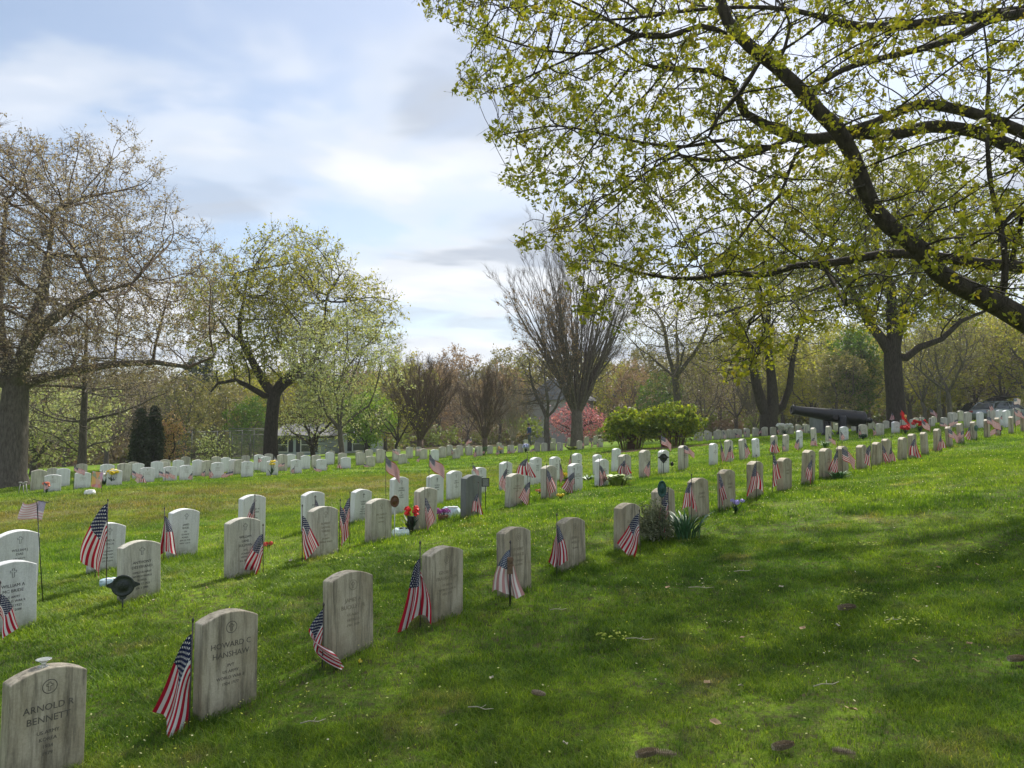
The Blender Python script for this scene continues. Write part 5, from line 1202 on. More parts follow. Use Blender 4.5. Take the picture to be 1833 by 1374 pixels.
FL = [
 # nearest row
 (338, 1134, 1330, 4.15, 'L', 'hang', 'flag hanging left of the tall tan stone with the ringed cross', dict(ytop=1108, width=1.05)),
 (577, 1088, 1212, 4.80, 'L', 'slump', 'flag whose end is slumped onto the grass before the brown-streaked tan stone', dict(ytop=1080, width=1.15)),
 (752, 992, 1132, 5.42, 'L', 'tent', 'flag draped to both sides of its stick left of the pale tan stone', dict(ytop=970, width=.95)),
 (914, 978, 1074, 6.02, 'L', 'tent', 'faded flag spread on both sides of a wooden plaque', dict(mat=m_flag_f, width=1.2)),
 (997, 935, 1019, 6.75, 'R', 'tent', 'flag against the left edge of the plain tan stone', dict(ytop=920, width=.75)),
 (1146, 918, 1003, 7.3, 'L', 'fan', 'wide flag in front of the mottled tan stone', dict(ytop=912)),
 (1197, 880, 966, 7.95, 'L', 'hang', 'flag in front of the grey-green shrub', dict(ytop=872, width=.9)),
 (1238, 858, 919, 8.7, 'L', 'tent', 'flag above the spiky daffodil leaves', dict(ytop=848, width=.9)),
 (1288, 848, 906, 9.35, 'R', 'hang', 'flag left of the lavender flowers', dict(ytop=838, width=.7)),
 (1354, 826, 889, 9.95, 'L', 'tent', 'flag on a tall white-tipped stick right in front of a tan stone', dict(ytop=814, width=1.05)),
 (1383, 812, 876, 10.7, 'R', 'hang', 'narrow dark flag sagging against the left edge of a tan stone', dict(ytop=800, width=.8)),
 (1455, 822, 869, 11.3, 'L', 'hang', 'small flag on the right edge of the twelfth tan stone', dict(ytop=815, width=.8)),
 (1500, 806, 859, 12.3, 'L', 'hang', 'flag in front of the little green plant in the nearest row', dict(ytop=794, width=1.1)),
 (1508, 798, 842, 12.6, 'R', 'wave', 'flag drooping to the right beside the little green plant', dict(ytop=790, width=.8)),
 (1560, 796, 840, 13.1, 'L', 'hang', 'first of three flags in a line right of the little green plant', dict(ytop=783, width=1.1)),
 (1580, 796, 832, 13.9, 'R', 'hang', 'second of three flags in a line right of the little green plant', dict(ytop=781, width=.9)),
 (1597, 798, 832, 14.4, 'L', 'tent', 'third of three flags in a line right of the little green plant', dict(ytop=780, width=.8)),
 (1640, 783, 822, 15.8, 'L', 'tent', 'flag spread wide over the front of two close stones right of centre', dict(ytop=778, width=1.3)),
 (1653, 748, 777, 17.3, 'L', 'wave', 'flag lifted above the stones left of the right end of the row', dict(width=-.8)),
 (1686, 777, 808, 17.3, 'L', 'tent', 'flag low at the foot of a stone under two waving flags', dict(width=.9)),
 (1699, 765, 794, 18.0, 'R', 'wave', 'flag with a dark canton fold right of the low flag', dict(width=.8)),
 (1725, 768, 794, 18.7, 'L', 'wave', 'flag blown left by the stone near the right end', dict(width=.7)),
 (1737, 764, 789, 19.4, 'L', 'hang', 'flag beside the round green medallion', dict(width=1.0)),
 (1768, 744, 771, 20.0, 'R', 'wave', 'broad striped flag flying right, near the right end of the row', dict(width=1.3)),
 (1791, 762, 782, 20.9, 'L', 'wave', 'flag slanting down left beside the small black disc', dict(width=1.2)),
 (1818, 728, 752, 21.5, 'R', 'wave', 'flag at the right edge under the flat pale flag', dict(width=1.0)),
 (1831, 738, 760, 22.0, 'R', 'wave', 'flag cut by the right edge of the picture', dict(width=1.0)),
 (1818, 711, 726, 24.0, 'R', 'flat', 'pale flag flying flat at the right edge', dict(mat=m_flag_f, width=.9)),
 # second row
 (-2, 1062, 1146, 5.55, 'R', 'hang', 'flag cut by the left edge of the picture', dict(ytop=1040, width=1.2)),
 (471, 955, 1036, 7.35, 'L', 'hang', 'flag leaning on the right side of the grey-white stone', dict(ytop=938, width=1.5)),
 (541, 922, 1003, 7.75, 'R', 'hang', 'flag left of the second-row stone standing between two flags', dict(ytop=903, width=1.25)),
 (607, 905, 982, 8.4, 'R', 'hang', 'left flag of the leaning pair in the second row', dict(ytop=893, width=.9)),
 (626, 890, 962, 8.75, 'L', 'hang', 'right flag of the leaning pair in the second row', dict(ytop=880, width=.9)),
 (761, 890, 952, 9.3, 'R', 'hang', 'flag on the face of the stone beside the red flowers', dict(ytop=872, width=.9)),
 (856, 880, 923, 10.1, 'L', 'tent', 'flag on the dark granite headstone', dict(ytop=862, width=.75)),
 (948, 862, 906, 11.1, 'L', 'hang', 'flag with a long canton at the right side of a weathered stone', dict(ytop=852, width=1.2)),
 (979, 840, 891, 11.7, 'R', 'hang', 'flag down the whole face of a weathered stone', dict(ytop=830, width=1.1)),
 (1029, 845, 888, 12.5, 'L', 'fan', 'wide flag at the foot of a whitish stone', dict(ytop=838)),
 (1073, 832, 872, 13.2, 'R', 'hang', 'dark flag beside the leafy light green plant', dict(ytop=820, width=1.1)),
 (1120, 822, 852, 14.1, 'L', 'tent', 'flag behind the leafy light green plant', dict(ytop=814, width=1.2)),
 (1164, 824, 856, 14.7, 'L', 'hang', 'flag on the right edge of a stone before the bushes', dict(ytop=815, width=.9)),
 (1185, 777, 809, 15.6, 'R', 'wave', 'flag flying in front of the yellow-green bushes', dict(width=.8)),
 (1226, 796, 821, 16.4, 'R', 'wave', 'flag over the top corner of the last stone before the gap', dict(width=.8)),
 (1290, 792, 832, 17.4, 'R', 'hang', 'flag between the first two stones after the gap', dict(ytop=786, width=.7)),
 (1308, 796, 826, 17.8, 'L', 'tent', 'flag on the second stone after the gap', dict(ytop=790, width=1.0)),
 (1334, 792, 822, 18.4, 'R', 'hang', 'flag on the third stone after the gap', dict(ytop=786, width=1.1)),
 (1388, 785, 813, 19.8, 'L', 'tent', 'flag left of the cannon on the fifth stone after the gap', dict(ytop=780, width=1.2)),
 (1401, 794, 808, 20.5, 'R', 'hang', 'small reddish flag beside the sixth stone after the gap', dict(width=.6)),
 (1431, 785, 807, 21.2, 'L', 'hang', 'bluish flag at the foot of the seventh stone after the gap', dict(width=1.2)),
 (1459, 782, 800, 22.0, 'L', 'tent', 'flag on the stone left of the cannon post', dict(width=1.2)),
 (1484, 780, 797, 22.6, 'R', 'wave', 'crumpled flag on the stone right under the cannon', dict(width=.7)),
 (1505, 772, 790, 23.5, 'R', 'hang', 'narrow flag right of the cannon post', dict(width=.9)),
 (1538, 766, 785, 24.7, 'R', 'hang', 'flag at the left edge of the stone with the wreath', dict(width=.7)),
 (1563, 765, 781, 25.6, 'R', 'hang', 'whitish striped flag right of the stone with the wreath', dict(width=1.0)),
 # third row and behind
 (190, 900, 1043, 7.15, 'L', 'hang', 'big flag hanging over the white stone at the left', dict(ytop=893, width=1.15)),
 (170, 946, 1010, 7.6, 'L', 'hang', 'smaller flag behind the big flag at the left', dict(width=.8)),
 (293, 918, 1004, 8.4, 'R', 'tent', 'flag leaning on the left edge of the clean white stone', dict(ytop=908, width=.95)),
 (455, 897, 950, 9.1, 'L', 'hang', 'flag in front of a white stone, only its starred top clear', dict(ytop=885, width=.8)),
 (563, 893, 940, 9.9, 'R', 'hang', 'flag hidden behind the weathered second-row stone', dict(width=.8)),
 (691, 812, 868, 10.6, 'R', 'wave', 'high flag flying right above the white stone with red flowers', dict(width=.75, ytop=808)),
 (767, 812, 860, 11.4, 'R', 'wave', 'high flag flying right above the white stone with a black cross', dict(width=.9, ytop=806)),
 (907, 838, 882, 11.9, 'L', 'hang', 'dark folded flag on a tall pole by a white stone', dict(ytop=824, width=.9)),
 (945, 818, 857, 12.4, 'L', 'tent', 'bushy double flag above the row, right of the tall pole flag', dict(ytop=808, width=1.7)),
 (1002, 828, 866, 14.2, 'R', 'hang', 'flag behind the stone with the full-face flag', dict(width=.6)),
 (846, 832, 846, 13.0, 'R', 'wave', 'little dark flag peeking over the stone with the framed plaque', dict(width=.4)),
 (1022, 812, 840, 15.6, 'L', 'hang', 'dark flag just left of a white third-row stone', dict(width=.4)),
]
for xs, yt, yb, D, side, kind, lab, kw in FL: add_flag(xs, yt, yb, D, side, kind, lab, **kw)
FF = [(131, 833, 852, 17.5, 'R', 'wave'), (78, 863, 876, 18.0, 'R', 'hang'), (236, 842, 858, 20.5, 'R', 'wave'), (250, 848, 866, 20.6, 'L', 'hang'), (257, 850, 866, 20.4, 'L', 'tent'), (284, 843, 857, 21.2, 'R', 'wave'), (296, 843, 858, 21.0, 'R', 'wave'),
 (344, 846, 861, 21.7, 'L', 'hang'), (367, 842, 854, 22.6, 'L', 'hang'), (374, 838, 857, 22.4, 'R', 'hang'), (411, 843, 857, 22.8, 'L', 'wave'), (417, 842, 856, 23.0, 'L', 'wave'), (461, 818, 828, 26.0, 'R', 'hang'), (490, 817, 830, 27.0, 'R', 'hang'), (509, 827, 838, 26.5, 'L', 'wave'),
 (527, 836, 848, 25.4, 'L', 'hang'), (561, 835, 847, 26.0, 'R', 'wave'), (586, 832, 842, 27.0, 'L', 'hang'), (608, 826, 840, 27.3, 'L', 'tent'), (651, 830, 838, 28.2, 'R', 'wave'), (702, 803, 815, 31.0, 'R', 'wave'), (730, 826, 832, 30.6, 'R', 'hang'), (750, 800, 808, 33.0, 'L', 'tent'), (751, 818, 828, 31.0, 'L', 'hang'),
 (808, 803, 814, 33.6, 'R', 'hang'), (844, 783, 798, 36.0, 'L', 'wave'), (853, 802, 822, 34.2, 'L', 'hang'), (868, 805, 812, 35.5, 'L', 'hang'), (889, 806, 816, 36.0, 'R', 'tent'), (912, 803, 815, 36.9, 'L', 'tent'), (925, 801, 813, 37.6, 'L', 'wave'), (957, 801, 811, 39.0, 'L', 'wave'), (1003, 803, 811, 41.5, 'R', 'hang'),
 (1014, 792, 801, 43.0, 'L', 'hang'), (1042, 789, 800, 44.0, 'R', 'hang'), (1058, 790, 802, 46.0, 'R', 'hang'), (1068, 789, 801, 46.2, 'R', 'hang'), (1295, 772, 788, 41.5, 'R', 'hang'), (1316, 774, 785, 41.5, 'R', 'wave'), (1336, 770, 778, 41.4, 'L', 'hang'), (1362, 767, 777, 41.4, 'L', 'tent'), (1391, 766, 776, 41.4, 'R', 'hang'),
 (1439, 762, 778, 41.0, 'L', 'wave'), (1597, 737, 753, 31.5, 'R', 'tent'), (1625, 760, 773, 27.5, 'L', 'hang'), (1666, 730, 749, 28.5, 'R', 'wave'), (1683, 754, 768, 24.0, 'R', 'wave'), (1716, 750, 764, 23.5, 'L', 'wave'), (1774, 722, 738, 25.5, 'R', 'hang'), (1796, 742, 752, 26.0, 'L', 'hang'), (1833, 746, 764, 23.0, 'L', 'wave')]
FF.sort()
kind_word = {'wave': 'blowing', 'hang': 'limp', 'tent': 'spread', 'flat': 'flat'}
nl = nm = nr = 0
for xs, yt, yb, D, side, kind in FF:
    if xs < 485: nl += 1; lab = '%s distant flag in the far block, %s from the left edge' % (kind_word[kind], ORD[nl])
    elif xs < 1100: nm += 1; lab = '%s distant flag, %s right of the lone green tree in the far block' % (kind_word[kind], ORD[nm])
    else: nr += 1; lab = '%s distant flag behind the second row, %s right of the bushes' % (kind_word[kind], ORD[nr])
    add_flag(xs, yt, yb, D, side, kind, lab, group='distant flags of the far block', mat=m_flag if xs % 5 else m_flag_f)

# bleached flag on a tall thin pole at the left
g = G(78, 6.6); root = empty('small_flag', g); t0, t1 = P(66, 897, 6.6) - g, P(80, 1040, 6.6) - g
mb = MB(); mb.tube([(0, 0, -.05), tuple(t0)], .004, 6); link('stick', mb.mesh('stick'), m_metal, root)
c = link('cloth', get_cloth('flat', 2, m_flag_w), None, root, loc=tuple(t0 + Vector((.08, 0, -.01))), rot=(.2, .28, .1), scale=(.55, .8, .62))
mb = MB(); mb.tube([tuple(t0 + Vector((-.03, 0, .015))), tuple(t0 + Vector((.10, 0, -.01)))], .004, 6); link('crossbar', mb.mesh('crossbar'), m_metal, root)
tag(root, 'bleached lilac flag on a thin leaning metal pole at the left', 'flag')

# ------------------------------------------------------------------ grave markers, flowers and other small things
def disc_marker(px, py, pyb, D, r, label, mat=m_metal, wings=False, pole=m_metal, oval=1.0):
    g = G(px, D); c = P(px, py, D); h = c.z - g.z
    root = empty('flag_holder', g, R(18))
    mb = MB(); M = Matrix.Translation((0, 0, h)) @ Matrix.Diagonal((1, 1, oval, 1)) @ Matrix.Rotation(math.pi / 2, 4, 'X')
    mb.lathe([(r * .97, -.004), (r, 0), (r, .004), (r * .86, .009), (r * .84, .006), (r * .45, .006), (r * .42, .010), (.0005, .011)], 26, M)
    for k in range(5):      # raised star in the middle
        a = 2 * math.pi * k / 5; mb.box((0, 0, 0), (.006, .004, r * .34), Matrix.Translation((0, -.012, h)) @ Matrix.Rotation(a, 4, 'Y') @ Matrix.Translation((0, 0, r * .18)))
    if wings:
        for s in (-1, 1):
            mb.prism([(s * r * .8, h - r * .3), (s * r * 1.45, h + r * .02), (s * r * 1.40, h + r * .16), (s * r * 1.0, h + r * .34), (s * r * .7, h + r * .5)][::s], -.004, .004)
        mb.prism([(-r * .5, h - r * .6), (r * .5, h - r * .6), (r * .2, h - r * 1.25), (-r * .2, h - r * 1.25)], -.0035, .0035)
    link('medallion', mb.mesh('medallion'), mat, root)
    mb = MB(); mb.tube([(0, .002, -.06), (0, .002, h - r * .8 * oval)], .006, 6); link('rod', mb.mesh('rod'), pole, root)
    return tag(root, label, 'grave marker', 'round grave markers')
disc_marker(219, 1048, 1080, 6.25, .088, 'dark bronze winged medallion at the foot of the grey stone', wings=True)
disc_marker(706, 897, 960, 8.95, .052, 'brown oval medallion on a pale stake left of the red flowers', m_bronze_b, pole=simple('clear_stake', (.5, .52, .52), .3), oval=1.35)
disc_marker(1186, 875, 930, 7.9, .052, 'green bronze medallion rising over the grey-green shrub', simple('verdigris', (.03, .085, .075), .5, .4, var=.3, scale=50), oval=1.7)
disc_marker(1188, 819, 848, 15.1, .085, 'dark winged medallion in front of a white stone before the bushes', m_black, wings=True)
disc_marker(1203, 830, 838, 16.2, .040, 'tiny black disc on the grass left of the last stone before the gap', m_black, oval=1.2)
disc_marker(1748, 766, 788, 19.2, .062, 'round green medallion on a stone near the right end', simple('verdigris_pale', (.06, .12, .10), .5, .3, var=.3, scale=50), oval=1.3)
disc_marker(1792, 767, 780, 20.6, .062, 'small black disc beside a slanting flag near the right end', m_black)

# wooden plaque on the faded flag's stake
g = G(913, 5.98); root = empty('stake_plaque', g, R(12)); h = P(913, 1012, 5.98).z - g.z
mb = MB(); mb.box((0, 0, h), (.042, .018, .13)); mb.box((0, -.012, h + .045), (.05, .006, .018)); mb.box((0, -.012, h + .005), (.048, .006, .014)); link('plaque', mb.mesh('plaque', .002), simple('worn_wood', (.16, .10, .06), .8, var=.4, scale=40), root)
mb = MB(); mb.tube([(0, .004, -.05), (0, .004, h - .05)], .007, 6); link('stake', mb.mesh('stake'), m_black, root)
tag(root, 'brown wooden plaque on a black stake in front of the faded flag', 'plaque')
# glass candle cup on the first stone
top = bennett.location.z + (P(75, 1192, DA(0)).z - bennett.location.z)
m_gl, n, l, b = new_mat('frosted_glass'); b.inputs['Base Color'].default_value = (.80, .82, .78, 1); b.inputs['Roughness'].default_value = .18; b.inputs['Transmission Weight'].default_value = .55; b.inputs['IOR'].default_value = 1.4
gp = P(78, 1190, DA(0)); mb = MB()
mb.lathe([(.024, 0), (.026, .004), (.010, .010), (.009, .016), (.022, .030), (.034, .034), (.035, .038), (.028, .039), (.012, .028), (.001, .026)], 24)
tag(link('candle_cup', mb.mesh('candle_cup'), m_gl, None, loc=(gp.x, gp.y, top - .004)), 'clear glass candle cup standing on the big tan stone', 'candle holder')

def petals(mb_unused, n, c, rad, size, seed, squash=(1, 1, 1)):
    rg = np.random.RandomState(seed); d = rg.randn(n, 3); d /= np.linalg.norm(d, axis=1)[:, None]
    C = d * np.array(squash) * rad * (.75 + .25 * rg.rand(n))[:, None] + np.array(c)
    T = np.cross(d, rg.randn(n, 3)); T /= np.linalg.norm(T, axis=1)[:, None]; B = np.cross(d, T) * .8 + d * .3
    s = size * (.6 + .7 * rg.rand(n))[:, None]
    v = np.stack([C - T * s, C - B * s, C + T * s, C + B * s], 1).reshape(-1, 3)
    return v, np.arange(4 * n).reshape(-1, 4)
def bouquet(px, D, hgt, heads, mat, label, cat='flowers', name='flower_bouquet', vase=None, headr=.035, psize=.018, spread=.08, stems=True, leaves=True, seed=1, group=None):
    g = G(px, D); rg = random.Random(seed); root = empty(name, g)
    vs, fs, off = [], [], 0; mb = MB()
    for k in range(heads):
        a = rg.uniform(0, 6.28); r = spread * math.sqrt(rg.random()); c = (r * math.cos(a), r * math.sin(a), hgt * rg.uniform(.68, 1.0))
        v, f = petals(None, 22, c, headr, psize, seed * 100 + k, (1, 1, .7)); vs.append(v); fs.append(f + off); off += len(v)
        if stems: mb.tube([(c[0] * .15, c[1] * .15, 0), (c[0] * .6, c[1] * .6, c[2] * .5), c], .0035, 5)
    link('blossom', np_mesh('blossom', np.concatenate(vs), np.concatenate(fs)), mat, root)
    if leaves:
        for k in range(heads * 2):
            a = rg.uniform(0, 6.28); L = hgt * rg.uniform(.3, .75); w = .008; s = rg.uniform(.3, .8)
            dx, dy = math.cos(a), math.sin(a)
            p0 = Vector((0, 0, .02)); p1 = Vector((dx * L * s * .5, dy * L * s * .5, L * .6)); p2 = Vector((dx * L * s, dy * L * s, L * .9)); W = Vector((-dy, dx, 0)) * w
            mb.add([p0 - W, p0 + W, p1 + W * 1.5, p1 - W * 1.5, p2], [(0, 1, 2, 3), (3, 2, 4)])
    if mb.v: link('stem', mb.mesh('stem'), m_dgreen, root)
    if vase: vm = MB(); vm.lathe(vase[0], 18); link('pot', vm.mesh('pot'), vase[1], root)
    return tag(root, label, cat, group)
bouquet(735, 9.35, .33, 9, m_red, 'bouquet of red flowers in a tall black vase between two stones', vase=([(.028, 0), (.034, .01), (.042, .19), (.040, .20), (.030, .19)], m_black), headr=.034, spread=.075, seed=2)
bouquet(793, 10.3, .15, 16, m_pur, 'purple flowers in a brown basket before the white stone', vase=([(.06, 0), (.075, .07), (.07, .075)], m_pot), headr=.03, psize=.012, spread=.085, seed=3)
bouquet(1317, 9.15, .17, 9, m_lav, 'lavender and white flowers at the foot of a tan stone', headr=.026, psize=.015, spread=.09, seed=4)
bouquet(480, 9.1, .05, 5, simple('coral_petal', (.62, .10, .07), .6), 'small red flowers on the grass behind the grey-white stone', headr=.022, spread=.05, seed=5)
bouquet(966, 12.9, .08, 6, simple('orange_petal', (.80, .30, .12), .6, var=.4), 'small orange and white flowers by a white third-row stone', headr=.025, spread=.06, seed=6)
bouquet(1013, 17.0, .18, 8, m_yel, 'yellow flowers in a low dark box in the third row', vase=([(.16, 0), (.16, .05), (.15, .05)], m_black), headr=.035, spread=.09, seed=7)
bouquet(1004, 11.7, .08, 6, m_yel, 'small yellow daffodils beside the wide flag', headr=.026, spread=.06, seed=8)
bouquet(645, 4.82, .03, 1, m_yel, 'single yellow dandelion in front of the brown-streaked stone', cat='dandelion', name='dandelion', headr=.012, psize=.008, spread=.001, seed=9, leaves=False)
bouquet(200, 20.2, .42, 22, m_yel, 'big bunch of yellow flowers in front of a far stone at the left', headr=.05, psize=.03, spread=.14, seed=10)
bouquet(186, 20.4, .40, 12, m_whp, 'bunch of white lilies left of the big yellow bunch', headr=.045, psize=.028, spread=.12, seed=11)
bouquet(83, 18.2, .26, 6, simple('salmon_petal', (.75, .22, .12), .6), 'orange flowers by the leftmost far stone', headr=.045, psize=.03, spread=.06, seed=12)
bouquet(485, 24.5, .50, 9, m_yel, 'clump of yellow daffodils with long leaves under the lone green tree', cat='daffodils', headr=.04, psize=.025, spread=.13, seed=13)
bouquet(941, 37.0, .42, 14, simple('blue_white_petal', (.45, .48, .75), .6, var=.5, scale=12), 'blue and white flowers by the far front row', headr=.07, psize=.05, spread=.14, seed=14)
bouquet(1405, 41.0, .62, 26, m_whp, 'white lilies with dark leaves left of the cannon', headr=.07, psize=.05, spread=.42, seed=15)
bouquet(1621, 26.5, .30, 14, m_red, 'round bunch of bright red flowers under the red flag', headr=.07, psize=.04, spread=.13, seed=16)
bouquet(1647, 27.0, .40, 16, m_red, 'looser red flowers right of the round red bunch', headr=.06, psize=.04, spread=.24, seed=17)
bouquet(1545, 24.3, .16, 10, m_dgreen, 'dark green wreath with a white bow leaning on a stone', cat='wreath', headr=.07, psize=.03, spread=.11, seed=18, stems=False)
bouquet(896, 36.5, .35, 8, simple('pale_orange_petal', (.80, .48, .20), .6, var=.4), 'pale orange flowers in the far front row', headr=.06, psize=.04, spread=.12, seed=19)

# wrapped parcels and bags on the grass
def bag(px, D, w, d, h, label, mat, mat2, yaw=0.3):
    g = G(px, D); rg = random.Random(int(px)); root = empty('plastic_bag', g, yaw)
    mb = MB(); vs = []; fs = []; n = 14
    for j in range(5):
        q = [1, 1.04, .96, .72, .3][j]
        for i in range(n):
            a = 2 * math.pi * i / n; k = q * (1 + rg.uniform(-.09, .09))
            vs.append((math.copysign(abs(math.cos(a)) ** .6, math.cos(a)) * w / 2 * k, math.copysign(abs(math.sin(a)) ** .6, math.sin(a)) * d / 2 * k, h * [0, .4, .75, .95, 1.0][j] + rg.uniform(-.1, .1) * h))
    for j in range(4):
        for i in range(n): fs.append((j * n + i, j * n + (i + 1) % n, (j + 1) * n + (i + 1) % n, (j + 1) * n + i))
    fs.append(tuple(4 * n + i for i in range(n))); mb.add(vs, fs)
    link('wrap', mb.mesh('wrap'), mat, root)
    mb = MB(); mb.box((w * .1, -d * .2, h * .98), (w * .55, d * .3, h * .12)); link('band', mb.mesh('band', .004), mat2, root)
    return tag(root, label, 'plastic bag')
bag(718, 9.2, .20, .13, .09, 'white and blue plastic wrap by the red flowers', m_plastic, m_black, .5)
bag(808, 10.6, .26, .18, .14, 'white and light blue bag behind the purple flowers', m_plastic, m_whp, -.2)
bag(197, 7.25, .17, .12, .07, 'light blue wrapper on the grass by the big flag', simple('light_blue_wrap', (.45, .62, .72), .3), m_whp, .2)
bag(161, 17.2, .22, .15, .10, 'white box on the grass in front of the far left stones', m_whp, m_whp, .1)
# framed plaque on two posts
g = G(869, 11.0); root = empty('framed_plaque', g, R(14)); zc = P(869, 863, 11.0).z - g.z
mb = MB(); W_, H_ = .10, .115
for s in (-1, 1): mb.box((s * W_ / 2, 0, zc), (.010, .012, H_)); mb.box((0, 0, zc + s * H_ / 2), (W_ + .010, .0125, .010))
link('frame', mb.mesh('frame'), m_black, root)
mb = MB(); mb.box((0, .002, zc), (W_ - .010, .004, H_ - .010)); link('panel', mb.mesh('panel'), simple('grey_panel', (.20, .21, .20), .4, var=.4, scale=60), root)
mb = MB(); mb.tube([(0, .006, -.05), (0, .006, zc - H_ / 2)], .006, 6); link('post', mb.mesh('post'), m_black, root)
tag(root, 'small black framed plaque on a post right of the dark granite stone', 'plaque')
# colourful printed banner in the far block at the left (generic flowers)
m_ban, n, l, b = new_mat('flower_print'); t = n.new('ShaderNodeTexCoord'); vo = n.new('ShaderNodeTexVoronoi'); vo.inputs['Scale'].default_value = 9; l.new(t.outputs['Object'], vo.inputs['Vector'])
r = n.new('ShaderNodeValToRGB'); sv = n.new('ShaderNodeSeparateXYZ'); l.new(vo.outputs['Color'], sv.inputs[0]); l.new(sv.outputs[0], r.inputs[0])
for p, c in ((.2, (.62, .30, .50)), (.45, (.75, .50, .12)), (.65, (.70, .22, .22)), (.85, (.30, .36, .22))): e = r.color_ramp.elements.new(p); e.color = (*c, 1)
r.color_ramp.elements[0].color = (.5, .45, .6, 1); r.color_ramp.elements[-1].color = (.75, .6, .5, 1); l.new(r.outputs[0], b.inputs['Base Color'])
g = G(171, 17.6); root = empty('garden_banner', g, R(-10))
mb = MB(); mb.box((0, 0, .30), (.27, .006, .36), Matrix.Rotation(R(5), 4, 'Y')); link('cloth', mb.mesh('cloth'), m_ban, root)
mb = MB(); mb.tube([(.15, .01, -.05), (.16, .01, .52)], .006, 6); mb.tube([(-.15, .01, .47), (.16, .01, .50)], .006, 6); link('pole', mb.mesh('pole'), m_black, root)
tag(root, 'colourful floral garden banner in the far block at the left', 'banner')
# red flag with a small gold emblem
g = G(1614, 27.0); root = empty('red_flag', g); zt = P(1614, 731, 27.0).z - g.z
mb = MB(); mb.tube([(0, 0, -.05), (0, 0, zt + .05)], .009, 6); link('pole', mb.mesh('pole'), m_black, root)
mb = MB(); N_ = 12; H_ = .58; W_ = .28
vs = []; fs = []
for j in range(N_ + 1):
    for i in range(N_ + 1): u, v = i / N_, j / N_; vs.append((u * W_ * (.45 + .55 * v) + .02 * math.sin(v * 9), .03 * math.sin(u * 9 + v * 3) - .02 * u, zt - v * (H_ - .22) - u * .24))
for j in range(N_):
    for i in range(N_): a = j * (N_ + 1) + i; fs.append((a, a + 1, a + N_ + 2, a + N_ + 1))
mb.add(vs, fs, True); cl = link('cloth', mb.mesh('cloth'), simple('red_cloth', (.75, .02, .015), .7, var=.1), root)
mb = MB(); mb.lathe([(.055, -.004), (.055, .004)], 14, Matrix.Translation((.13, -.055, zt - .27)) @ Matrix.Rotation(math.pi / 2, 4, 'X') @ Matrix.Diagonal((.8, 1, 1, 1))); mb.box((.13, -.055, zt - .34), (.03, .006, .05)); link('emblem', mb.mesh('emblem'), simple('gold_print', (.75, .45, .12), .5), cl)
tag(root, 'bright red flag with a small gold round emblem on a black pole', 'flag')

# pine cones, twigs
m_cone = simple('pine_cone_scales', (.34, .27, .19), .85, var=.6, scale=120)
def pine_cone(px, py, L, yaw, label):
    g = GP(px, py); mb = MB(); rg = random.Random(int(px))
    n = 12; vs = []
    for j in range(n):
        t = j / (n - 1); r = L * .115 * math.sin(math.pi * (.12 + .86 * t)) ** .7
        for k in range(8):
            a = 2 * math.pi * (k / 8) + j * 2.4
            c = Vector((L * (t - .5), r * math.cos(a), r * math.sin(a))); o = Vector((-.35, math.cos(a), math.sin(a))).normalized()
            s = L * .085; w = Vector((0, -math.sin(a), math.cos(a))) * s * .8
            mb.add([c - o * s * .5 - w * .6, c - o * s * .5 + w * .6, c + o * s * .9 + w, c + o * s * 1.15, c + o * s * .9 - w], [(0, 1, 2, 3, 4)])
    mb.tube([(L * (-.45), 0, 0), (0, 0, 0), (L * .45, 0, 0)], [L * .02, L * .05, L * .02], 8)
    o = link('pine_cone', mb.mesh('pine_cone'), m_cone, None, loc=(g.x, g.y, g.z + .040), rot=(rg.uniform(0, 3), rg.uniform(-.08, .08), yaw))
    return tag(o, label, 'pine cone', 'fallen cones')
for px, py, L, yw, lab in [(965, 1256, .085, -.6, 'small pine cone in the middle of the near grass'), (1160, 1364, .115, .3, 'left cone of the pair cut by the bottom edge'), (1192, 1366, .10, -.35, 'right cone of the pair cut by the bottom edge'),
        (1403, 1350, .11, .25, 'light brown pine cone near the bottom edge, right of the pair'), (1512, 1364, .095, -.6, 'dark pine cone at the bottom edge'), (1517, 1097, .13, .05, 'dark reddish cone on the open lawn at the right'), (1822, 1193, .11, .1, 'broken dark cone at the right edge')]:
    pine_cone(px, py, L * .92, yw, lab)
m_twig = simple('dry_twig', (.42, .38, .27), .8, var=.3); m_dead = simple('dead_leaf', (.34, .23, .12), .8, var=.4, scale=40)
rg = random.Random(21)
spots_t = [(1145, 1154, 'in the grass right of the faded flag'), (1330, 1030, 'long and pale right of the mottled tan stone'), (1255, 1060, 'on the open lawn right of centre'), (1480, 1240, 'lower right on the lawn'), (1000, 1100, 'below the plain tan stone'), (860, 1283, 'near the bottom left of centre'), (1600, 1120, 'on the lawn at the right'), (560, 1305, 'by the foreground left of centre')]
for px, py, lab in spots_t:
    g = GP(px, py); mb = MB(); a = rg.uniform(-.4, .4); L = rg.uniform(.05, .11)
    mb.tube([(-L, 0, 0), (-L * .3, .008, .006), (L * .4, -.006, .004), (L, .006, .010)], [.0035, .003, .0025, .0015], 5); mb.tube([(0, 0, .004), (L * .25, .03, .014)], .0016, 4)
    tag(link('fallen_twig', mb.mesh('fallen_twig'), m_twig, None, loc=(g.x, g.y, g.z + .034), rot=(0, 0, a)), 'dry twig ' + lab, 'twig', 'fallen twigs')
lf = [(1398, 1060), (1437, 1136), (1330, 1152), (1012, 1347), (1265, 1236), (1525, 1285), (880, 1225), (1680, 1025), (1625, 1018), (1325, 1242), (1735, 1165), (1640, 1195), (1500, 1130), (1280, 1310), (1195, 1060), (275, 1083), (252, 1078), (1750, 1020), (520, 1010), (370, 1060)]
lf_rank = {p[0]: k + 1 for k, p in enumerate(sorted(lf))}
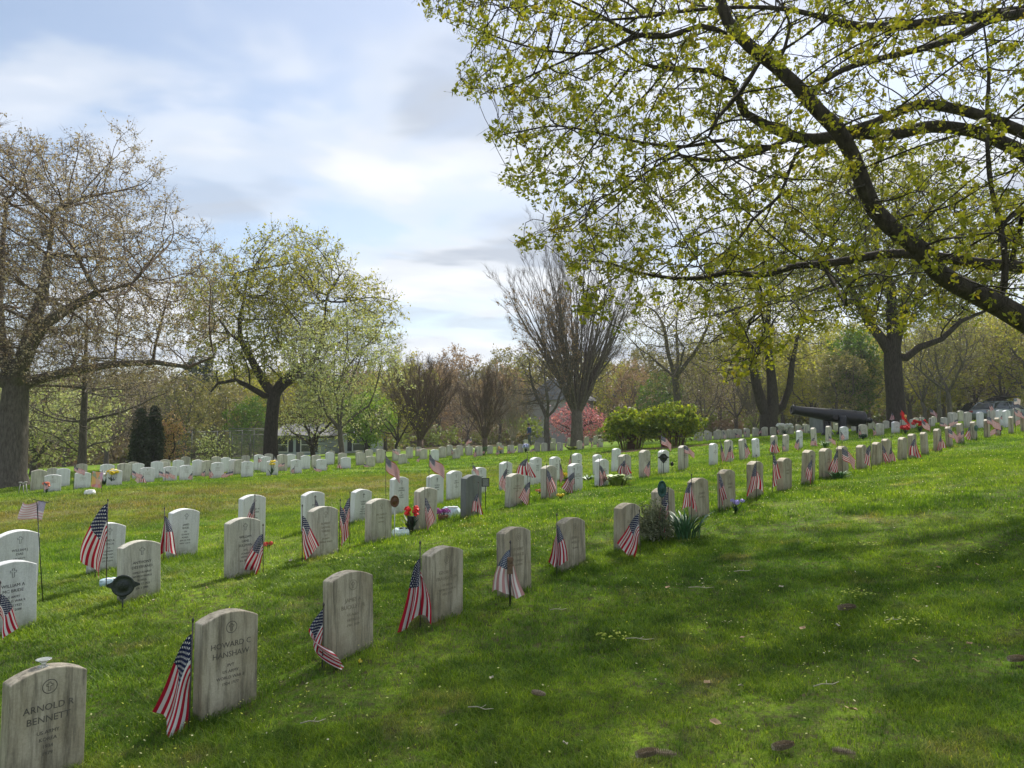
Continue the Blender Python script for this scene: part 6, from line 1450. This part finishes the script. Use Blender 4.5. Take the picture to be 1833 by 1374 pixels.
for k, (px, py) in enumerate(lf):
    g = GP(px, py); mb = MB(); s = rg.uniform(.014, .026)
    mb.add([(-s * 1.3, 0, .002), (-s * .4, -s * .8, .010), (s * .7, -s * .6, .004), (s * 1.5, .1 * s, .012), (s * .5, s * .8, .006), (-s * .5, s * .7, .012), (0, 0, 0)], [(0, 1, 6), (1, 2, 6), (2, 3, 6), (3, 4, 6), (4, 5, 6), (5, 0, 6)])
    tag(link('fallen_leaf', mb.mesh('fallen_leaf'), m_dead if k % 3 else m_twig, None, loc=(g.x, g.y, g.z + .036), rot=(.2, .1, rg.uniform(0, 6))), 'curled dead leaf on the lawn, %s counting from the %s edge' % (ORD[lf_rank[px]], 'left'), 'leaf', 'dead leaves on the lawn')
# ------------------------------------------------------------------ cannon on its iron posts
def cannon():
    D = 30.0; g = G(1500, D); root = empty('cannon', g)
    a, b = P(1417, 733, D) - g, P(1546, 751, D) - g            # muzzle and breech centres
    ax = (b - a); L = ax.length; ax.normalize()
    M = Matrix.Translation(a) @ ax.to_track_quat('Z', 'Y').to_matrix().to_4x4()
    s = L / 2.85; k = .96
    prof = [(.10, .10), (.105, .0), (.19, .0), (.205, .03), (.205, .09), (.182, .13), (.175, .18), (.178, .25), (.20, .60), (.232, 1.1), (.252, 1.45), (.270, 1.50), (.270, 1.54), (.262, 1.58), (.295, 2.0), (.318, 2.38), (.330, 2.42), (.330, 2.48), (.320, 2.52), (.325, 2.70), (.338, 2.74), (.338, 2.82), (.30, 2.85), (.10, 2.90)]
    mb = MB(); mb.lathe([(r * s * k, z * s) for r, z in prof], 40, M); br = link('barrel', mb.mesh('barrel'), m_black, root)
    mb = MB(); mb.lathe([(.10 * s * k, 2.88 * s), (.085 * s * k, 2.95 * s), (.085 * s * k, 3.02 * s), (.12 * s * k, 3.08 * s), (.10 * s * k, 3.16 * s), (.03 * s, 3.18 * s)], 20, M); link('breech_knob', mb.mesh('breech_knob'), m_black, br)
    c = a + ax * 1.58 * s
    mb = MB(); mb.tube([tuple(c + Vector((0, -.42, -.10))), tuple(c + Vector((0, .42, -.10)))], .085, 20); link('trunnion', mb.mesh('trunnion'), m_black, root)
    zb = -.1
    for x, y, r in ((c.x - .06, .30, .17), (c.x + .28, -.34, .17)):
        mb = MB(); zt = c.z - .02; zg = float(terr(g.x + x, g.y + y)) - g.z - .1
        mb.lathe([(r * 1.35, zg), (r * 1.35, zg + .18), (r * 1.05, zg + .22), (r * .92, zt - .30), (r * .98, zt - .10), (r * .7, zt)], 8, Matrix.Translation((x, y, 0)) @ Matrix.Rotation(R(22), 4, 'Z')); link('post', mb.mesh('post'), m_black, root)
    e = a + ax * 2.60 * s; mb = MB(); zg = float(terr(g.x + e.x, g.y)) - g.z - .1; mb.lathe([(.075, zg), (.075, zg + .1), (.05, zg + .13), (.05, e.z - .22)], 10, Matrix.Translation((e.x, 0, 0))); mb.box((e.x, 0, e.z - .27), (.3, .3, .05)); link('rear_post', mb.mesh('rear_post'), m_black, root)
    tag(root, 'long black naval cannon raised on iron posts among the headstones', 'cannon')
cannon()
# grey block monument behind the cannon
g = G(1468, 37.0); mb = MB(); mb.box((0, 0, .55), (.88, .36, 1.10)); mb.box((0, 0, .06), (1.05, .5, .16))
tag(mb.build('monument', m_granite, None, loc=g, rot=(0, 0, .1), bevel=.02), 'squat grey granite monument behind the cannon post', 'monument')

# ------------------------------------------------------------------ vehicles at the right
m_glass, n, l, b = new_mat('car_glass'); b.inputs['Base Color'].default_value = (.03, .04, .045, 1); b.inputs['Roughness'].default_value = .06; b.inputs['Specular IOR Level'].default_value = .8
m_tyre = simple('tyre_rubber', (.02, .02, .02), .9); m_rim = simple('wheel_rim', (.45, .45, .46), .3, .8); m_lampr = simple('tail_lamp', (.30, .01, .01), .3)
def car(px, D, yaw, paint, label, name='parked_car', hatch=False, L=4.5, W=1.8, H=1.45, dz=0):
    g = G(px, D); root = empty(name, g + Vector((0, 0, dz)), yaw); hw = W / 2
    low = [(-L / 2, .32), (-L / 2 + .04, .62), (-L / 2 + .25, .82), (-L * .22, .92), (L * .36, .95), (L / 2 - .06, .88), (L / 2, .60), (L / 2 - .04, .30), (L * .5 - .5, .24), (-L * .5 + .5, .24)]
    mb = MB(); mb.prism(low, -hw, hw); link('body', mb.mesh('body', .07, 3), paint, root)
    cab = [(-L * .24, .90), (-L * .10, H - .07), (0, H), (L * .22, H), (L * .36, H - .10), (L * .44, .92)]
    mb = MB(); n0 = len(cab)
    vs = [(x, s * (hw - .08 - .20 * max(0, (z - .92) / (H - .92))), z) for s in (-1, 1) for x, z in cab]
    mb.add(vs, [tuple(range(n0)), tuple(range(2 * n0 - 1, n0 - 1, -1))] + [(i, i + n0, (i + 1) % n0 + n0, (i + 1) % n0) for i in range(n0)]); link('window', mb.mesh('window', .03, 2), m_glass, root)
    mb = MB(); mb.box((L * .09, 0, H + .012), (L * .30, W - .62, .035))
    for s in (-1, 1):
        for (x0, z0), (x1, z1) in (((-L * .24, .91), (-L * .10, H - .06)), ((-L * .10, H - .06), (.0, H)), ((0, H), (L * .22, H)), ((L * .22, H), (L * .36, H - .09)), ((L * .36, H - .09), (L * .44, .93)), ((L * .07, .92), (L * .07, H - .02))):
            f = lambda z: s * (hw - .075 - .20 * max(0, (z - .92) / (H - .92)))
            mb.tube([(x0, f(z0), z0), (x1, f(z1), z1)], .035, 6)
    link('roof', mb.mesh('roof'), paint, root)
    for x in (-L * .31, L * .31):
        for s in (-1, 1):
            Mx = Matrix.Translation((x, s * (hw - .09), .33)) @ Matrix.Rotation(math.pi / 2, 4, 'X')
            mb = MB(); mb.lathe([(.20, -.10), (.32, -.10), (.34, -.07), (.34, .07), (.32, .10), (.20, .10)], 24, Mx); wh = link('wheel', mb.mesh('wheel'), m_tyre, root)
            mb = MB(); mb.lathe([(.20, -.105), (.05, -.09), (.05, .09), (.20, .105)], 16, Mx); link('rim', mb.mesh('rim'), m_rim, wh)
    for s in (-1, 1):
        mb = MB(); mb.box((L / 2 - .03, s * (hw - .22), .74), (.08, .28, .14)); link('tail_lamp', mb.mesh('tail_lamp', .01), m_lampr, root)
        mb = MB(); mb.box((-L / 2 + .10, s * (hw - .26), .66), (.14, .30, .12)); link('headlight', mb.mesh('headlight', .01), m_rim, root)
    if hatch:       # raised tailgate and open load bay
        mb = MB(); mb.prism([(L * .34, H + .02), (L * .37, H + .07), (L * .60, H + .40), (L * .74, H + .30), (L * .73, H + .24), (L * .60, H + .33)], -hw + .12, hw - .12); link('tailgate', mb.mesh('tailgate', .02), m_black, root)
        mb = MB(); mb.box((L * .435, 0, .98), (.12, W - .5, .62)); link('load_bay', mb.mesh('load_bay'), m_black, root)
    return tag(root, label, 'car')
paint_b = simple('black_car_paint', (.012, .012, .014), .2, 0, var=.05, coat=.8); paint_s = simple('silver_car_paint', (.20, .23, .25), .3, .5, var=.04, coat=.8)
car(1752, 58.0, R(-84), paint_b, 'black car with its tailgate raised behind the headstones at the right', hatch=True, H=1.6)
car(1796, 54.0, R(200), paint_s, 'silver car behind the stones near the right edge', L=4.6)
car(1640, 78.0, R(180), simple('dark_car_paint', (.03, .032, .035), .3, coat=.6), 'dark car far behind the large tree at the right')
car(590, 66.0, R(0), simple('white_car_paint', (.6, .6, .6), .3, coat=.6), 'white car half hidden by the small house and far stones')

# ------------------------------------------------------------------ houses, fence, backstop
m_sid = simple('white_siding', (.55, .57, .58), .7, var=.06); m_roof = simple('grey_shingle', (.20, .20, .205), .9, var=.2, scale=15); m_shut = simple('dark_shutter', (.03, .035, .045), .6); m_brick = simple('brick_wall', (.26, .15, .11), .85, var=.25, scale=18)
def house(px, D, w, d, h, rh, yaw, label, wall=m_sid, wins=3, door=True, name='house'):
    g = G(px, D, -.1); root = empty(name, g, yaw)
    mb = MB(); mb.box((0, 0, h / 2), (w, d, h)); link('wall', mb.mesh('wall'), wall, root)
    mb = MB(); e = .35
    vs = [(-w / 2 - e, -d / 2 - e, h), (w / 2 + e, -d / 2 - e, h), (w / 2 + e, d / 2 + e, h), (-w / 2 - e, d / 2 + e, h), (-w / 2 + d * .12, 0, h + rh), (w / 2 - d * .12, 0, h + rh)]
    mb.add(vs, [(0, 1, 5, 4), (1, 2, 5), (2, 3, 4, 5), (3, 0, 4), (3, 2, 1, 0)]); rf = link('roof', mb.mesh('roof'), m_roof, root)
    mb = MB(); mb.box((w * .2, 0, h + rh * .9), (.5, .5, 1.0)); link('chimney', mb.mesh('chimney'), m_brick, rf)
    for k in range(wins):
        x = w * ((k + .5) / wins - .5)
        if door and k == wins // 2:
            mb = MB(); mb.box((x, -d / 2 - .03, 1.05), (.95, .08, 2.1)); link('door', mb.mesh('door'), m_shut, root); continue
        mb = MB(); z = h * .56; mb.box((x, -d / 2 - .03, z), (.95, .07, 1.15)); wo = link('window', mb.mesh('window'), m_glass, root)
        mb = MB()
        for s in (-1, 1): mb.box((x + s * .52, -d / 2 - .045, z), (.08, .09, 1.25)); mb.box((x, -d / 2 - .045, z + s * .60), (.96, .088, .08))
        mb.box((x, -d / 2 - .046, z), (.96, .086, .04)); link('frame', mb.mesh('frame'), m_whp, wo)
        for s in (-1, 1): mb = MB(); mb.box((x + s * .78, -d / 2 - .035, z), (.36, .06, 1.2)); link('shutter', mb.mesh('shutter'), m_shut, root)
    return tag(root, label, 'house')
house(634, 72.0, 6.2, 5, 2.4, 1.3, R(8), 'low house with grey roof behind the blossom tree', m_brick)
house(650, 63.0, 2.8, 2.4, 1.5, .5, R(-5), 'white shed with dark shutters in front of the low house', m_sid, wins=1, door=False, name='shed')
house(548, 64.0, 4.4, 4, 1.7, 1.0, R(-12), 'small pale blue-white garage right of the lone green tree', simple('pale_blue_siding', (.48, .55, .58), .7, var=.05), wins=2, door=False, name='garage')
house(1003, 74.0, 4.6, 5, 4.2, 2.2, R(60), 'grey gabled house behind the pink cherry tree', simple('grey_siding', (.42, .43, .42), .7, var=.1))
m_galv = simple('galvanised_wire', (.13, .135, .13), .6, .4)
def backstop():
    g = G(447, 52.0); root = empty('backstop_cage', g, R(4)); w, h, d = 2.4, 1.75, 1.3
    mb = MB()
    for x in (-w / 2, 0, w / 2):
        mb.tube([(x, 0, -.1), (x, 0, h)], .03, 6); mb.tube([(x, 0, h), (x, -d * .6, h + .42)], .03, 6)
    for z in (.1, h): mb.tube([(-w / 2, 0, z), (w / 2, 0, z)], .025, 6)
    mb.tube([(-w / 2, -d * .6, h + .42), (w / 2, -d * .6, h + .42)], .025, 6); link('frame', mb.mesh('frame'), m_galv, root)
    mb = MB(); n = 34
    for k in range(1, n):
        x = -w / 2 + w * k / n; mb.tube([(x, 0, .05), (x, 0, h), (x, -d * .6, h + .42)], .006, 3, False)
    for k in range(1, 22): z = h * k / 22; mb.tube([(-w / 2, 0, z), (w / 2, 0, z)], .006, 3, False)
    link('mesh_panel', mb.mesh('mesh_panel'), m_galv, root); tag(root, 'chain-link backstop cage left of the lone green tree', 'backstop')
backstop()
def chain_fence():
    p0, p1 = G(295, 50.0), G(475, 53.5); root = empty('chain_fence', p0); n = 9; d = (p1 - p0)
    top = MB(); mesh_ = MB()
    for k in range(n):
        q = p0 + d * k / (n - 1); z = float(terr(q.x, q.y)); x, y, zz = q.x - p0.x, q.y - p0.y, z - p0.z
        mb = MB(); mb.tube([(x, y, zz - .1), (x, y, zz + 2.1)], .03, 6); link('post', mb.mesh('post'), m_galv, root)
        if k:
            top.tube([(px_, py_, pz_ + 2.05), (x, y, zz + 2.05)], .022, 5); top.tube([(px_, py_, pz_ + .3), (x, y, zz + .3)], .012, 4)
            for j in range(14):
                t = j / 14; a_ = Vector((px_, py_, pz_)).lerp(Vector((x, y, zz)), t); mesh_.tube([a_ + Vector((0, 0, .05)), a_ + Vector((0, 0, 2.03))], .004, 3, False)
            for j in range(1, 12): h_ = 2.0 * j / 12; mesh_.tube([(px_, py_, pz_ + h_), (x, y, zz + h_)], .004, 3, False)
        px_, py_, pz_ = x, y, zz
    link('rail', top.mesh('rail'), m_galv, root); link('wire_mesh', mesh_.mesh('wire_mesh'), m_galv, root)
    tag(root, 'thin chain-link fence behind the far stones left of the lone tree', 'fence')
chain_fence()

# ------------------------------------------------------------------ person in a blue jacket walking among the far stones
def skin_fig(name, segs, mat, parent, sub=1):
    """segs: list of chains of (x, y, z, r); chains start at an existing joint (matched by position)"""
    pts, rad, ed = [], [], []
    def idx(p, r):
        for i, q in enumerate(pts):
            if (Vector(q) - Vector(p)).length < 1e-4: return i
        pts.append(p); rad.append(r); return len(pts) - 1
    for ch in segs:
        pr = None
        for x, y, z, r in ch:
            i = idx((x, y, z), r)
            if pr is not None: ed.append((pr, i))
            pr = i
    me = bpy.data.meshes.new(name); me.from_pydata(pts, ed, []); o = bpy.data.objects.new(name, me); COL.objects.link(o)
    sk = o.modifiers.new('s', 'SKIN'); 
    for i, r in enumerate(rad): me.skin_vertices[0].data[i].radius = (r, r)
    me.skin_vertices[0].data[0].use_root = True
    sb = o.modifiers.new('b', 'SUBSURF'); sb.levels = sub; sb.render_levels = sub
    dg = bpy.context.evaluated_depsgraph_get(); me2 = bpy.data.meshes.new_from_object(o.evaluated_get(dg)); bpy.data.objects.remove(o)
    me2.name = name; me2.polygons.foreach_set('use_smooth', [True] * len(me2.polygons))
    return link(name, me2, mat, parent)
def person():
    g = G(948, 56.0); root = empty('person', g, R(20)); m_skin = simple('skin', (.36, .20, .14), .6); m_blue = simple('blue_jacket', (.025, .05, .20), .8, var=.2); m_tr = simple('grey_trousers', (.09, .10, .12), .85); m_hair = simple('dark_hair', (.03, .022, .018), .8)
    # facing -x, head bent a little forward
    body = [[(0, 0, .96, .12), (0, 0, 1.15, .12), (-.02, 0, 1.35, .125), (-.04, 0, 1.45, .06), (-.06, 0, 1.53, .055), (-.09, 0, 1.62, .088), (-.10, 0, 1.70, .072)]]
    for s in (-1, 1):
        body.append([(0, 0, .96, .12), (0, s * .09, .90, .09), (-.03 + .10 * s, s * .10, .50, .062), (.04 + .14 * s, s * .10, .10, .045), (-.12 + .14 * s, s * .11, .03, .035)])
        body.append([(-.02, 0, 1.35, .125), (-.03, s * .19, 1.38, .058), (.02, s * .23, 1.12, .045), (-.14, s * .22, .95, .036), (-.20, s * .21, .92, .026)])
        for k in range(5): body.append([(-.20, s * .21, .92, .026), (-.245, s * (.19 + .012 * k), .905 + .006 * k, .010), (-.275, s * (.19 + .012 * k), .885 + .004 * k, .008)])
    skin_fig('body', body, m_skin, root, 2)
    skin_fig('jacket', [[(0, 0, .93, .155), (0, 0, 1.15, .145), (-.02, 0, 1.35, .15), (-.035, 0, 1.44, .085)]] + [[(-.02, 0, 1.35, .15), (-.03, s * .19, 1.38, .078), (.02, s * .23, 1.12, .062), (-.12, s * .222, .97, .052)] for s in (-1, 1)], m_blue, root, 2)
    skin_fig('trousers', [[(0, 0, .98, .13), (0, s * .09, .90, .108), (-.03 + .10 * s, s * .10, .50, .082), (.04 + .14 * s, s * .10, .12, .066)] for s in (-1, 1)], m_tr, root, 2)
    mb = MB(); mb.lathe([(.0, -.11), (.07, -.09), (.098, -.02), (.098, .04), (.07, .085), (.02, .10)][1:], 16, Matrix.Translation((-.075, 0, 1.665)) @ Matrix.Rotation(-.35, 4, 'Y')); link('hair', mb.mesh('hair'), m_hair, root)
    tag(root, 'person in a dark blue jacket standing among the far headstones', 'person')
person()
# small things: white planter stands, far left
g = G(40, 19.0); root = empty('planter_stand', g); mb = MB()
for x, h in ((-.10, .26), (.03, .24), (.13, .27)): mb.tube([(x, 0, -.03), (x * .6, 0, h)], .010, 6); mb.lathe([(.02, h), (.035, h + .03), (.03, h + .035)], 10, Matrix.Translation((x * .6, 0, 0)))
link('stand', mb.mesh('stand'), simple('grey_white_metal', (.38, .38, .36), .5), root); tag(root, 'small white metal stand on the grass by the left edge oak', 'stand')

build_grass()

# ------------------------------------------------------------------ thin spring haze over the whole place
mb = MB(); mb.box((0, 6, 18), (900, 900, 46))
m_haze = bpy.data.materials.new('haze'); m_haze.use_nodes = True; hn, hl = m_haze.node_tree.nodes, m_haze.node_tree.links
hn.remove(hn['Principled BSDF']); pv = hn.new('ShaderNodeVolumePrincipled'); pv.inputs['Color'].default_value = (.92, .94, 1.0, 1); pv.inputs['Density'].default_value = .00045; pv.inputs['Anisotropy'].default_value = .35
hl.new(pv.outputs[0], hn['Material Output'].inputs['Volume'])
tag(link('haze', mb.mesh('haze'), m_haze), 'thin pale air haze over the cemetery', 'haze', kind='stuff')
